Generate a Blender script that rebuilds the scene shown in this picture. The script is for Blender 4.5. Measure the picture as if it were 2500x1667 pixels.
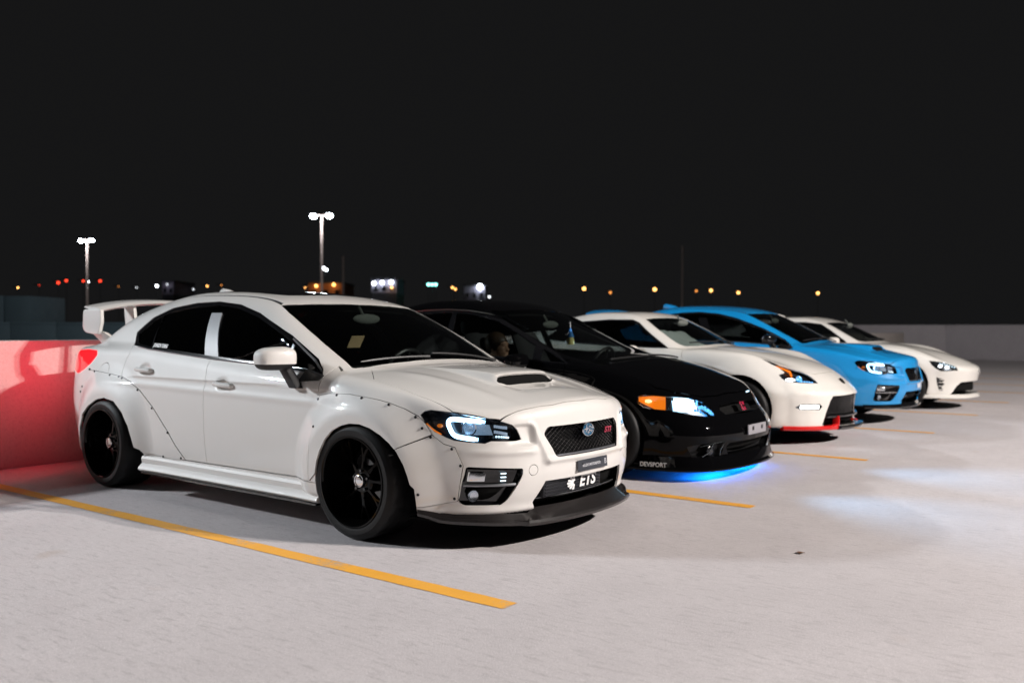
import bpy, bmesh, math, random
import numpy as np
from mathutils import Vector, Matrix, Euler

random.seed(7); np.random.seed(7)
SC = bpy.context.scene
COL = SC.collection
for _o in list(bpy.data.objects): bpy.data.objects.remove(_o)

# ================================================================ camera
CAM_POS = (5.5496, -4.5031, 1.1491)
CAM_YAW, CAM_PITCH, CAM_ROLL = math.radians(36.8996), math.radians(-0.7963), math.radians(0.1299)
CAM_F = 2190.5                      # focal length in pixels of the 2500 x 1667 photograph

def cam_axes():
    cy, sy, cp, sp = math.cos(CAM_YAW), math.sin(CAM_YAW), math.cos(CAM_PITCH), math.sin(CAM_PITCH)
    fwd = Vector((-sy*cp, cy*cp, sp)); right = Vector((cy, sy, 0)); up = right.cross(fwd)
    c, s = math.cos(CAM_ROLL), math.sin(CAM_ROLL)
    return c*right + s*up, -s*right + c*up, fwd
RIGHT, UP, FWD = cam_axes()
cam_data = bpy.data.cameras.new('camera'); cam = bpy.data.objects.new('camera', cam_data); COL.objects.link(cam)
cam.matrix_world = Matrix.Translation(CAM_POS) @ Matrix((RIGHT, UP, -FWD)).transposed().to_4x4()
cam_data.sensor_width = 36.0; cam_data.lens = 36.0*CAM_F/2500.0
cam_data.clip_start = .05; cam_data.clip_end = 4000
cam_data.dof.use_dof = True; cam_data.dof.focus_distance = 4.7; cam_data.dof.aperture_fstop = 1.9
SC.camera = cam

# ================================================================ night sky and exposure
world = bpy.data.worlds.new('World'); SC.world = world; world.use_nodes = True
bg = world.node_tree.nodes['Background']
bg.inputs['Color'].default_value = (.0078, .0078, .0081, 1); bg.inputs['Strength'].default_value = 1.0
SC.view_settings.view_transform = 'Standard'; SC.view_settings.look = 'None'
SC.view_settings.exposure = 0.0; SC.view_settings.gamma = 1.0; SC.view_settings.use_curve_mapping = False
SC.render.engine = 'CYCLES'
SC.cycles.use_denoising = True; SC.cycles.use_adaptive_sampling = False
SC.cycles.max_bounces = 8; SC.cycles.transparent_max_bounces = 16; SC.cycles.caustics_reflective = False; SC.cycles.caustics_refractive = False
SC.cycles.sample_clamp_indirect = 1.5

# ================================================================ lamp standards of the car park (heads lit; the light sits in the head)
# name of look, foot (x, y), head height, aim point, power in watts, colour
LOT_LAMPS = [
    ((18.2, 5.3), 10.0, (1.0, 1.5, 0.4), 11000, (1.0, .925, .87)),      # in front of the row
    ((-12.1, -9.7), 7.6, (1.2, -0.4, 0.5), 4600, (.90, .95, 1.0)),     # behind the near car, beyond the low wall
    ((-15.0, -10.2), 11.8, (1.1, -1.0, 1.1), 700, (.75, .92, 1.0)),     # farther off on the same side
]

# ================================================================ materials
def _nodes(name):
    m = bpy.data.materials.new(name); m.use_nodes = True
    nt = m.node_tree
    return m, nt, nt.nodes, nt.links, nt.nodes['Principled BSDF']

def mat(name, col, rough=.5, metal=0.0, coat=0.0, spec=.5, emit=None, estr=0.0, coat_rough=.03, aniso=0):
    m, nt, N, L, b = _nodes(name)
    b.inputs['Base Color'].default_value = (*col, 1); b.inputs['Roughness'].default_value = rough
    b.inputs['Metallic'].default_value = metal; b.inputs['Coat Weight'].default_value = coat
    b.inputs['Coat Roughness'].default_value = coat_rough
    b.inputs['Specular IOR Level'].default_value = spec
    if emit: b.inputs['Emission Color'].default_value = (*emit, 1); b.inputs['Emission Strength'].default_value = estr
    return m

def paint(name, col, rough=.38, coat=1.0, flake=.03, metal=0.0):
    """car paint: fine flake variation under a clear coat with a trace of orange peel"""
    m, nt, N, L, b = _nodes(name)
    tc = N.new('ShaderNodeTexCoord')
    n1 = N.new('ShaderNodeTexNoise'); n1.inputs['Scale'].default_value = 900; n1.inputs['Detail'].default_value = 1
    mx = N.new('ShaderNodeMix'); mx.data_type = 'RGBA'
    mx.inputs['A'].default_value = (*[c*(1-flake) for c in col], 1); mx.inputs['B'].default_value = (*[min(1, c*(1+flake)) for c in col], 1)
    L.new(tc.outputs['Object'], n1.inputs['Vector']); L.new(n1.outputs['Fac'], mx.inputs['Factor']); L.new(mx.outputs['Result'], b.inputs['Base Color'])
    n2 = N.new('ShaderNodeTexNoise'); n2.inputs['Scale'].default_value = 5.0; n2.inputs['Detail'].default_value = 3
    rr = N.new('ShaderNodeMapRange'); rr.inputs['To Min'].default_value = rough-.05; rr.inputs['To Max'].default_value = rough+.07
    L.new(tc.outputs['Object'], n2.inputs['Vector']); L.new(n2.outputs['Fac'], rr.inputs['Value']); L.new(rr.outputs['Result'], b.inputs['Roughness'])
    n3 = N.new('ShaderNodeTexNoise'); n3.inputs['Scale'].default_value = 160; n3.inputs['Detail'].default_value = 1
    bp = N.new('ShaderNodeBump'); bp.inputs['Strength'].default_value = .015; bp.inputs['Distance'].default_value = .002
    L.new(tc.outputs['Object'], n3.inputs['Vector']); L.new(n3.outputs['Fac'], bp.inputs['Height']); L.new(bp.outputs['Normal'], b.inputs['Coat Normal'])
    b.inputs['Coat Weight'].default_value = coat; b.inputs['Coat Roughness'].default_value = .03; b.inputs['Metallic'].default_value = metal
    return m

def glass(name, tint, rough=.0, refl=1.45):
    """a thin tinted pane: tinted see-through mixed with a mirror reflection by angle"""
    m, nt, N, L, b = _nodes(name); N.remove(b)
    out = N['Material Output']
    t = N.new('ShaderNodeBsdfTransparent'); t.inputs['Color'].default_value = (*tint, 1)
    g = N.new('ShaderNodeBsdfGlossy'); g.inputs['Roughness'].default_value = rough; g.inputs['Color'].default_value = (.95, .97, 1, 1)
    f = N.new('ShaderNodeFresnel'); f.inputs['IOR'].default_value = refl
    mx = N.new('ShaderNodeMixShader')
    L.new(f.outputs['Fac'], mx.inputs['Fac']); L.new(t.outputs['BSDF'], mx.inputs[1]); L.new(g.outputs['BSDF'], mx.inputs[2]); L.new(mx.outputs['Shader'], out.inputs['Surface'])
    return m

def noisy(name, c0, c1, scale=8, rough=.8, bump=0.0, bscale=60, detail=4, spec=.4, coat=0):
    m, nt, N, L, b = _nodes(name)
    tc = N.new('ShaderNodeTexCoord'); n = N.new('ShaderNodeTexNoise'); n.inputs['Scale'].default_value = scale; n.inputs['Detail'].default_value = detail
    mx = N.new('ShaderNodeMix'); mx.data_type = 'RGBA'; mx.inputs['A'].default_value = (*c0, 1); mx.inputs['B'].default_value = (*c1, 1)
    L.new(tc.outputs['Object'], n.inputs['Vector']); L.new(n.outputs['Fac'], mx.inputs['Factor']); L.new(mx.outputs['Result'], b.inputs['Base Color'])
    b.inputs['Roughness'].default_value = rough; b.inputs['Specular IOR Level'].default_value = spec; b.inputs['Coat Weight'].default_value = coat
    if bump:
        n2 = N.new('ShaderNodeTexNoise'); n2.inputs['Scale'].default_value = bscale; n2.inputs['Detail'].default_value = 5
        bp = N.new('ShaderNodeBump'); bp.inputs['Strength'].default_value = bump; bp.inputs['Distance'].default_value = .004
        L.new(tc.outputs['Object'], n2.inputs['Vector']); L.new(n2.outputs['Fac'], bp.inputs['Height']); L.new(bp.outputs['Normal'], b.inputs['Normal'])
    return m

def concrete(name, base, stain, streak=.5):
    """broom-finished slab: broad mottling, fine speckle, dark pits and a few tan stains"""
    m, nt, N, L, b = _nodes(name)
    tc = N.new('ShaderNodeTexCoord')
    def noise(scale, detail=5, rough=.55, vec=None, stretch=None):
        n = N.new('ShaderNodeTexNoise'); n.inputs['Scale'].default_value = scale; n.inputs['Detail'].default_value = detail; n.inputs['Roughness'].default_value = rough
        if stretch:
            mp = N.new('ShaderNodeMapping'); mp.inputs['Scale'].default_value = stretch; L.new(tc.outputs['Object'], mp.inputs['Vector']); L.new(mp.outputs['Vector'], n.inputs['Vector'])
        else: L.new(tc.outputs['Object'], n.inputs['Vector'])
        return n
    def ramp(src, a, bb, lo=0.0, hi=1.0):
        r = N.new('ShaderNodeMapRange'); r.inputs['From Min'].default_value = a; r.inputs['From Max'].default_value = bb
        r.inputs['To Min'].default_value = lo; r.inputs['To Max'].default_value = hi; L.new(src, r.inputs['Value']); return r.outputs['Result']
    def mixc(fac, A, B, mode='MIX'):
        x = N.new('ShaderNodeMix'); x.data_type = 'RGBA'; x.blend_type = mode
        if isinstance(fac, float): x.inputs['Factor'].default_value = fac
        else: L.new(fac, x.inputs['Factor'])
        for k, v in (('A', A), ('B', B)):
            if isinstance(v, tuple): x.inputs[k].default_value = (*v, 1)
            else: L.new(v, x.inputs[k])
        return x.outputs['Result']
    c = mixc(ramp(noise(.35, 4).outputs['Fac'], .35, .68), base, tuple(v*.84 for v in base))
    c = mixc(ramp(noise(1.9, 7, .7).outputs['Fac'], .42, .70, 0, .6), c, tuple(v*.74 for v in base))
    c = mixc(ramp(noise(26, 5, .75).outputs['Fac'], .38, .66, 0, .55), c, tuple(v*.74 for v in base))
    c = mixc(ramp(noise(60, 4, .8).outputs['Fac'], .40, .64, 0, .45), c, tuple(v*.72 for v in base))
    c = mixc(ramp(noise(7, 3, .5, stretch=(.35, 4, 1)).outputs['Fac'], .45, .7, 0, streak*.5), c, tuple(v*.86 for v in base))
    c = mixc(ramp(noise(42, 4, .7, stretch=(.22, 1, 1)).outputs['Fac'], .52, .70, 0, .65), c, tuple(v*.55 for v in base))
    c = mixc(ramp(noise(140, 2).outputs['Fac'], .60, .72, 0, .65), c, tuple(v*.40 for v in base))
    c = mixc(ramp(noise(190, 2).outputs['Fac'], .60, .72, 0, .6), c, tuple(min(1, v*1.5) for v in base))
    c = mixc(ramp(noise(1.15, 3, .6).outputs['Fac'], .66, .76, 0, .5), c, stain)
    L.new(c, b.inputs['Base Color'])
    L.new(ramp(noise(3, 4).outputs['Fac'], .3, .7, .55, .8), b.inputs['Roughness'])
    bp = N.new('ShaderNodeBump'); bp.inputs['Strength'].default_value = .7; bp.inputs['Distance'].default_value = .003
    L.new(noise(110, 5, .7).outputs['Fac'], bp.inputs['Height']); L.new(bp.outputs['Normal'], b.inputs['Normal'])
    b.inputs['Specular IOR Level'].default_value = .35
    return m

def worn_paint(name, col, under):
    m, nt, N, L, b = _nodes(name)
    tc = N.new('ShaderNodeTexCoord')
    n = N.new('ShaderNodeTexNoise'); n.inputs['Scale'].default_value = 40; n.inputs['Detail'].default_value = 6; n.inputs['Roughness'].default_value = .7
    n0 = N.new('ShaderNodeTexNoise'); n0.inputs['Scale'].default_value = 2.5; n0.inputs['Detail'].default_value = 3
    ad = N.new('ShaderNodeMath'); ad.operation = 'ADD'
    r = N.new('ShaderNodeMapRange'); r.inputs['From Min'].default_value = 1.10; r.inputs['From Max'].default_value = 1.32; r.inputs['To Max'].default_value = .75
    mx = N.new('ShaderNodeMix'); mx.data_type = 'RGBA'; mx.inputs['A'].default_value = (*col, 1); mx.inputs['B'].default_value = (*under, 1)
    n3 = N.new('ShaderNodeTexNoise'); n3.inputs['Scale'].default_value = 9; n3.inputs['Detail'].default_value = 4
    mx2 = N.new('ShaderNodeMix'); mx2.data_type = 'RGBA'; mx2.blend_type = 'MULTIPLY'; mx2.inputs['B'].default_value = (.86, .84, .8, 1)
    for q in (n, n0, n3): L.new(tc.outputs['Object'], q.inputs['Vector'])
    L.new(n.outputs['Fac'], ad.inputs[0]); L.new(n0.outputs['Fac'], ad.inputs[1]); L.new(ad.outputs[0], r.inputs['Value'])
    L.new(r.outputs['Result'], mx.inputs['Factor']); L.new(mx.outputs['Result'], mx2.inputs['A']); L.new(n3.outputs['Fac'], mx2.inputs['Factor'])
    L.new(mx2.outputs['Result'], b.inputs['Base Color']); b.inputs['Roughness'].default_value = .6
    return m

def tint_fade(name, inner, outer, estr):
    return mat(name, inner, .3, emit=outer, estr=estr)

M = dict(
    white=paint('pearl_white_paint', (.72, .70, .675), .5),
    white2=paint('white_paint', (.75, .725, .685), .5),
    cream=paint('warm_white_paint', (.75, .72, .675), .5),
    black=mat('black_paint', (.0022, .0022, .0026), .04, spec=.14),
    blue=paint('bright_blue_paint', (.001, .26, .62), .5, flake=.05),
    gloss_black=mat('gloss_black_trim', (.006, .006, .007), .12, coat=.6),
    satin_black=mat('satin_black_trim', (.012, .012, .013), .45),
    rubber=noisy('tyre_rubber', (.0055, .0055, .006), (.010, .010, .0105), 30, .5, .25, 220, spec=.22),
    dark=mat('dark_void', (.006, .006, .006), .9, spec=.1),
    carbon=noisy('dark_carbon_lip', (.012, .0105, .0105), (.022, .019, .019), 40, .32, coat=.6),
    rim=mat('gloss_black_rim', (.0025, .0025, .0025), .10, spec=.2),
    chrome=mat('chrome', (.82, .83, .85), .08, metal=1.0),
    satin_metal=mat('satin_metal', (.30, .31, .33), .38, metal=1.0),
    pillar=mat('grey_pillar_sheen', (.34, .35, .37), .45, coat=.3),  # grey puts the reflection on gloss black pillars into the colour
    visor=mat('smoked_trim', (.16, .18, .19), .18, metal=1.0),
    ramp=mat('matt_black_duct', (.005, .005, .005), .7, spec=.1),
    bolt=mat('black_bolt', (.02, .02, .024), .3, metal=.8),
    side_glass=glass('tinted_side_glass', (.16, .18, .18)),
    screen_glass=glass('windscreen_glass', (.55, .60, .58)),
    roof_glass=mat('roof_glass', (.005, .005, .006), .03, coat=.5),
    lens=glass('clear_lens', (.93, .95, .97), refl=1.4),
    lamp_dark=mat('lamp_housing_dark', (.010, .011, .014), .22, coat=.4),
    reflector=mat('lamp_reflector', (.75, .78, .82), .22, metal=1.0),
    reflector_lit=mat('lit_lamp_bowl', (.45, .52, .60), .25, metal=.8, emit=(.45, .68, .95), estr=.22),  # emission stands in for daytime light falling on the reflectors
    drl=mat('daytime_light', (.9, .95, 1), .3, emit=(.40, .70, 1.0), estr=5.5),
    headlight_on=mat('lit_headlight', (.9, .95, 1), .3, emit=(.50, .80, 1.0), estr=4.5),
    headlight_soft=mat('softly_lit_lamp', (.8, .9, .95), .2, emit=(.62, .85, 1.0), estr=1.6),
    headlight_warm=mat('lit_lamp_white', (.95, .95, .95), .3, emit=(.95, .97, 1.0), estr=4.5),
    amber=mat('amber_lens', (.75, .16, .01), .15, coat=.7, emit=(1.0, .22, .01), estr=.9),
    amber_off=mat('amber_marker', (.75, .2, .02), .2, coat=.5, emit=(1.0, .25, .02), estr=.35),
    crystal=mat('blue_lamp_crystal', (.3, .6, .9), .08, metal=.6, emit=(.10, .46, .95), estr=1.1),
    turn_hot=mat('lit_turn_bulb', (1, .6, .3), .3, emit=(1.0, .52, .20), estr=2.4),
    tail=mat('tail_lens', (.5, .004, .006), .1, coat=.8, emit=(1.0, .008, .012), estr=2.6),
    tail_dark=mat('smoked_tail_lens', (.012, .004, .006), .1, coat=.8),
    red=mat('red_paint', (.62, .012, .012), .25, coat=.7),
    red_badge=mat('red_badge', (.42, .02, .06), .25, coat=.5, metal=.2),
    decal=mat('white_decal', (.80, .80, .80), .5),
    decal_grey=mat('grey_decal', (.55, .56, .60), .5),
    plate=mat('dark_plate', (.032, .037, .048), .35),
    plate_light=mat('bare_plate_bracket', (.28, .27, .29), .45),
    cooler=mat('intercooler', (.02, .021, .026), .35, metal=.5),
    led_blue=mat('blue_led', (.1, .3, .9), .3, emit=(.02, .22, 1.0), estr=14.0),
    seat=noisy('dark_seat_cloth', (.012, .012, .013), (.022, .022, .024), 60, .85),
    trim=noisy('grey_cabin_trim', (.10, .11, .10), (.14, .15, .14), 40, .8),
    trim_dark=noisy('dark_cabin_trim', (.018, .019, .019), (.03, .031, .031), 40, .6),
    strap=mat('pale_strap', (.55, .54, .50), .7),
    card=mat('manila_card', (.50, .36, .20), .8),
    shade=noisy('grey_sunshade', (.42, .46, .46), (.60, .63, .62), 9, .7, .5, 14),
    skin=noisy('skin', (.36, .20, .13), (.40, .23, .15), 30, .55),
    hair=noisy('brown_hair', (.03, .017, .010), (.06, .035, .02), 120, .5),
    shirt=noisy('dark_shirt', (.03, .03, .035), (.05, .05, .055), 60, .85),
    toy_blue=mat('blue_freshener', (.02, .20, .60), .6),
    toy_yellow=mat('yellow_freshener', (.75, .65, .25), .6),
    concrete=concrete('concrete_deck', (.67, .625, .635), (.36, .24, .15)),
    concrete_wall=concrete('concrete_wall', (.41, .375, .395), (.30, .26, .22), .2),
    concrete_pale=concrete('pale_concrete_wall', (.50, .455, .435), (.40, .33, .30), .2),
    concrete_blue=concrete('blue_grey_wall', (.10, .16, .20), (.06, .09, .11), .2),
    yellow=worn_paint('yellow_line_paint', (.93, .45, .055), (.45, .40, .36)),
    hillside=noisy('night_hillside', (.24, .24, .24), (.36, .355, .35), .02, .95),
    asphalt=noisy('dark_ground', (.03, .03, .03), (.05, .05, .05), .05, .9),
    pole=mat('galvanised_pole', (.42, .36, .34), .5, metal=.2),
    pole_dark=mat('dark_pole', (.05, .055, .065), .6),
    lamp_on=mat('lit_lamp_head', (1, 1, 1), .4, emit=(.82, .92, 1.0), estr=60.0),
    lamp_small=mat('lit_lamp_far', (1, 1, 1), .4, emit=(.85, .92, 1.0), estr=26.0),
    lamp_dim=mat('lit_lamp_dim', (1, 1, 1), .4, emit=(.9, .95, 1.0), estr=4.0),
    lamp_amber=mat('sodium_lamp', (1, .6, .2), .4, emit=(1.0, .45, .12), estr=6.0),
    lamp_amber_dim=mat('sodium_lamp_dim', (1, .5, .2), .4, emit=(1.0, .34, .07), estr=2.2),
    lamp_red=mat('red_signal', (1, .05, .02), .4, emit=(1.0, .05, .02), estr=4.0),
    lamp_teal=mat('green_signal', (.2, 1, .8), .4, emit=(.22, .9, .80), estr=9.0),
    wall_white=noisy('pale_render', (.20, .19, .24), (.25, .24, .29), .6, .9),
    wall_brown=noisy('brown_brick', (.25, .13, .08), (.32, .17, .10), .6, .9),
    window_dark=mat('dark_window', (.01, .01, .012), .1),
    leaf=noisy('dry_leaf', (.12, .05, .025), (.20, .09, .04), 80, .8),
)

def stain_mat(name, col, seed, scale=14.0):
    """a patch of discolouration with a ragged, fading edge"""
    m, nt, N, L, b = _nodes(name); out = N['Material Output']
    tc = N.new('ShaderNodeTexCoord'); n = N.new('ShaderNodeTexNoise'); n.inputs['Scale'].default_value = scale; n.inputs['Detail'].default_value = 6; n.inputs['Roughness'].default_value = .7
    mp = N.new('ShaderNodeMapping'); mp.inputs['Location'].default_value = (seed, seed*.7, 0)
    L.new(tc.outputs['Object'], mp.inputs['Vector']); L.new(mp.outputs['Vector'], n.inputs['Vector'])
    g = N.new('ShaderNodeVectorMath'); g.operation = 'DISTANCE'; g.inputs[1].default_value = (.5, .5, 0); L.new(tc.outputs['Generated'], g.inputs[0])
    r = N.new('ShaderNodeMapRange'); r.inputs['From Min'].default_value = .10; r.inputs['From Max'].default_value = .5; r.inputs['To Min'].default_value = .35; r.inputs['To Max'].default_value = -.45; L.new(g.outputs['Value'], r.inputs['Value'])
    a = N.new('ShaderNodeMath'); a.operation = 'ADD'; L.new(n.outputs['Fac'], a.inputs[0]); L.new(r.outputs['Result'], a.inputs[1])
    q = N.new('ShaderNodeMapRange'); q.inputs['From Min'].default_value = .52; q.inputs['From Max'].default_value = .85; q.inputs['To Max'].default_value = .75; L.new(a.outputs[0], q.inputs['Value'])
    b.inputs['Base Color'].default_value = (*col, 1); b.inputs['Roughness'].default_value = .8
    t = N.new('ShaderNodeBsdfTransparent'); mx = N.new('ShaderNodeMixShader')
    L.new(q.outputs['Result'], mx.inputs['Fac']); L.new(t.outputs['BSDF'], mx.inputs[1]); L.new(b.outputs['BSDF'], mx.inputs[2]); L.new(mx.outputs['Shader'], out.inputs['Surface'])
    return m

for _k in ('lamp_on', 'lamp_small', 'lamp_dim', 'lamp_amber', 'lamp_amber_dim', 'lamp_red', 'lamp_teal', 'led_blue', 'amber', 'amber_off', 'turn_hot', 'crystal', 'tail', 'reflector_lit', 'headlight_soft', 'headlight_warm', 'headlight_on'):
    M[_k].cycles.emission_sampling = 'NONE'
# ---------------------------------------------------------------- numeric core
def curve(*pts):
    """smooth monotone-ish cubic through points, as a fast lookup"""
    xs = np.array([p[0] for p in pts], float); ys = np.array([p[1] for p in pts], float)
    n = len(xs); h = np.diff(xs); d = np.diff(ys) / h
    m = np.zeros(n); m[0] = d[0]; m[-1] = d[-1]
    for i in range(1, n - 1):
        m[i] = 0.0 if d[i-1]*d[i] <= 0 else (h[i-1]+h[i]) / (h[i-1]/d[i] + h[i]/d[i-1]) * 1.0
        if d[i-1]*d[i] > 0:
            m[i] = (d[i-1]*h[i] + d[i]*h[i-1]) / (h[i-1]+h[i])
            lim = 3*min(abs(d[i-1]), abs(d[i])); m[i] = max(-lim, min(lim, m[i]))
    X = np.linspace(xs[0], xs[-1], 900)
    k = np.clip(np.searchsorted(xs, X) - 1, 0, n - 2); t = (X - xs[k]) / h[k]
    Y = ((1+2*t)*(1-t)**2*ys[k] + t*(1-t)**2*h[k]*m[k] + t*t*(3-2*t)*ys[k+1] + t*t*(t-1)*h[k]*m[k+1])
    ker = np.hanning(31); ker /= ker.sum()
    Yp = np.concatenate([2*Y[0]-Y[15:0:-1], Y, 2*Y[-1]-Y[-2:-17:-1]])
    Y = np.convolve(Yp, ker, 'valid')
    G = np.gradient(Y, X)
    def f(x):
        x = np.asarray(x, float)
        return np.interp(x, X, Y) + np.where(x < X[0], (x-X[0])*G[0], 0) + np.where(x > X[-1], (x-X[-1])*G[-1], 0)
    f.grad = lambda x: np.interp(x, X, G)
    return f

def smax(a, b, k):
    h = np.maximum(k - np.abs(a - b), 0.0) / k
    return np.maximum(a, b) + h*h*k*0.25

def smin(a, b, k):
    return -smax(-a, -b, k)

def sstep(e0, e1, x):
    t = np.clip((x - e0) / (e1 - e0), 0, 1)
    return t*t*(3-2*t)

def car_field(C):
    """signed field of half a car body: x forward from the rear axle, a = |y|, z up"""
    plan, sec, top, crown, bot = C['plan'], C['sec'], C['top'], C['crown'], C['bot']
    xf, fc, xr, rc = C['xf'], C['fc'], C['xr'], C['rc']
    g0, gs, hg, gc = C['g0'], C['gs'], C['hg'], C['gc']
    ks, kt, kg = C.get('ks', .08), C.get('kt', .06), C.get('kg', .08)
    extra, bump = C.get('extra'), C.get('bump')
    ca = C.get('ca', .75); cp = C.get('cp', 2.0); wsc = C.get('wsc', 0.06)
    def f(x, a, z):
        ae = a - bump(x, z) if bump else a
        side = ae - plan(x) - sec(z)
        tp = (z - (top(x) - crown(x)*(np.abs(ae)/ca)**cp)) / np.sqrt(1 + top.grad(x)**2)
        if C.get('topbump'): tp = tp - C['topbump'](x, a)
        fr = (x - (xf(z) - fc(ae)))
        if C.get('frontbump'): fr = fr - C['frontbump'](a, z)
        fr = fr / np.sqrt(1 + fc.grad(ae)**2 + xf.grad(z)**2)
        re = ((xr(z) + rc(ae)) - x) / np.sqrt(1 + rc.grad(ae)**2 + xr.grad(z)**2)
        b = smax(side, tp, ks)
        b = smax(b, fr, kt)
        b = smax(b, re, .05)
        b = smax(b, bot(x) - z, .03)
        xx = x + wsc*(a/.7)**2*sstep(.9, 1.5, x) - C.get('rwc', .08)*(a/.6)**2*(1 - sstep(.2, .9, x))
        zz = z-.95; g2 = C.get('gs2', .8); g1 = gs-.38*g2
        gsd = (a - (g0(x) - g1*zz - g2*zz*np.abs(zz))) / np.sqrt(1+gs*gs)
        gtp = (z - (hg(xx) - gc*(a/.6)**2.2)) / np.sqrt(1 + hg.grad(xx)**2)
        g = np.maximum(smax(gsd, gtp, kg), C.get('gz', .82) - z)
        b = smin(b, g, C.get('kb', .03))
        if extra: b = extra(b, x, a, z)
        return b
    return f

def fgrad(f, P, e=.0015):
    x, y, z = P[:, 0], np.abs(P[:, 1]), P[:, 2]
    g = np.stack([f(x+e, y, z)-f(x-e, y, z), f(x, y+e, z)-f(x, np.abs(y-e), z), f(x, y, z+e)-f(x, y, z-e)], 1) / (2*e)
    g[:, 1] *= np.where(P[:, 1] < 0, -1, 1)
    return g

def newton(f, P, n=4, iso=0.0):
    P = P.copy()
    for _ in range(n):
        v = f(P[:, 0], np.abs(P[:, 1]), P[:, 2]) - iso
        g = fgrad(f, P)
        s = np.clip(v / np.maximum((g*g).sum(1), .05), -.012, .012)
        d = g * s[:, None]
        d[np.abs(P[:, 1]) < 1e-6, 1] = 0
        P -= d
    return P

def surface_nets(f, lo, hi, h, iso=0.0):
    """quads of the surface f = iso for y <= 0 (the right half); vertices on the middle plane sit at y = 0"""
    xs = np.arange(lo[0], hi[0]+h, h); ys = np.arange(-.5, hi[1]/h + 1) * h; zs = np.arange(lo[2], hi[2]+h, h)
    nx, ny, nz = len(xs), len(ys), len(zs)
    F = np.empty((nx, ny, nz), np.float32)
    for i in range(0, nx, 40):
        F[i:i+40] = f(xs[i:i+40, None, None], np.abs(ys)[None, :, None], zs[None, None, :]) - iso
    S = F < 0
    c = np.zeros((nx-1, ny-1, nz-1), np.int8)
    for dx in (0, 1):
        for dy in (0, 1):
            for dz in (0, 1):
                c += S[dx:nx-1+dx, dy:ny-1+dy, dz:nz-1+dz]
    act = (c > 0) & (c < 8)
    I = np.argwhere(act); idx = np.full(act.shape, -1, np.int64); idx[act] = np.arange(len(I))
    acc = np.zeros((len(I), 3)); cnt = np.zeros(len(I))
    for ax in range(3):
        o1, o2 = [k for k in range(3) if k != ax]
        for u in (0, 1):
            for v in (0, 1):
                A = I.copy(); A[:, o1] += u; A[:, o2] += v
                B = A.copy(); B[:, ax] += 1
                fa = F[A[:, 0], A[:, 1], A[:, 2]]; fb = F[B[:, 0], B[:, 1], B[:, 2]]
                m = (fa < 0) != (fb < 0)
                t = np.where(m, fa / np.where(m, fa - fb, 1), 0)
                p = A.astype(float); p[:, ax] += t
                acc[m] += p[m]; cnt[m] += 1
    P = acc / cnt[:, None]
    V = np.stack([xs[0] + P[:, 0]*h, ys[0] + P[:, 1]*h, zs[0] + P[:, 2]*h], 1)
    V[I[:, 1] == 0, 1] = 0
    Q = []
    for ax in range(3):
        o1, o2 = [(1, 2), (2, 0), (0, 1)][ax]
        sl0 = [slice(None)]*3; sl1 = [slice(None)]*3
        sl0[ax] = slice(0, -1); sl1[ax] = slice(1, None)
        a0, a1 = S[tuple(sl0)], S[tuple(sl1)]
        E = np.argwhere(a0 != a1)
        E = E[(E[:, o1] > 0) & (E[:, o2] > 0)]
        lim = np.array(act.shape)
        E = E[(E[:, o1] < lim[o1]) & (E[:, o2] < lim[o2]) & (E[:, ax] < lim[ax])]
        flip = ~a0[E[:, 0], E[:, 1], E[:, 2]]
        def cell(u, v):
            A = E.copy(); A[:, o1] -= u; A[:, o2] -= v
            return idx[A[:, 0], A[:, 1], A[:, 2]]
        q = np.stack([cell(1, 1), cell(0, 1), cell(0, 0), cell(1, 0)], 1)
        q[flip] = q[flip][:, ::-1]
        Q.append(q)
    Q = np.concatenate(Q)
    V[:, 1] *= -1
    Q = Q[:, ::-1]
    V = newton(f, V, 3, iso)
    T = np.concatenate([Q[:, [0, 1, 2]], Q[:, [0, 2, 3]]])
    return V, T

def poly_sdf(P, poly):
    """signed distance to a closed 2-D polygon, positive inside"""
    poly = np.asarray(poly, float); n = len(poly)
    d = np.full(len(P), 1e9); ins = np.zeros(len(P), bool)
    for i in range(n):
        a, b = poly[i], poly[(i+1) % n]
        e = b - a; L = max(e @ e, 1e-12)
        w = P - a
        t = np.clip((w @ e) / L, 0, 1)
        q = w - t[:, None]*e
        d = np.minimum(d, (q*q).sum(1))
        c = ((a[1] > P[:, 1]) != (b[1] > P[:, 1]))
        with np.errstate(divide='ignore', invalid='ignore'):
            xx = a[0] + (P[:, 1]-a[1]) * e[0] / (e[1] if e[1] != 0 else 1e-12)
        ins ^= c & (P[:, 0] < xx)
    d = np.sqrt(d)
    return np.where(ins, d, -d)

def chaikin(poly, n=2, q=.25):
    P = np.asarray(poly, float)
    for _ in range(n):
        N = np.roll(P, -1, 0)
        P = np.stack([P*(1-q)+N*q, P*q+N*(1-q)], 1).reshape(-1, P.shape[1])
    return P

def rounded(poly, r=.02, n=5):
    """round every corner of a polygon with about radius r"""
    P = np.asarray(poly, float); out = []
    for i in range(len(P)):
        a, b, c = P[i-1], P[i], P[(i+1) % len(P)]
        rr = r[i] if hasattr(r, '__len__') else r
        u, v = a-b, c-b; lu, lv = np.linalg.norm(u), np.linalg.norm(v)
        k = min(rr, .45*lu, .45*lv); p, q = b+u/lu*k, b+v/lv*k
        for j in range(n+1):
            t = j/n; out.append((1-t)**2*p + 2*t*(1-t)*b + t*t*q)
    return np.array(out)

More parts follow.
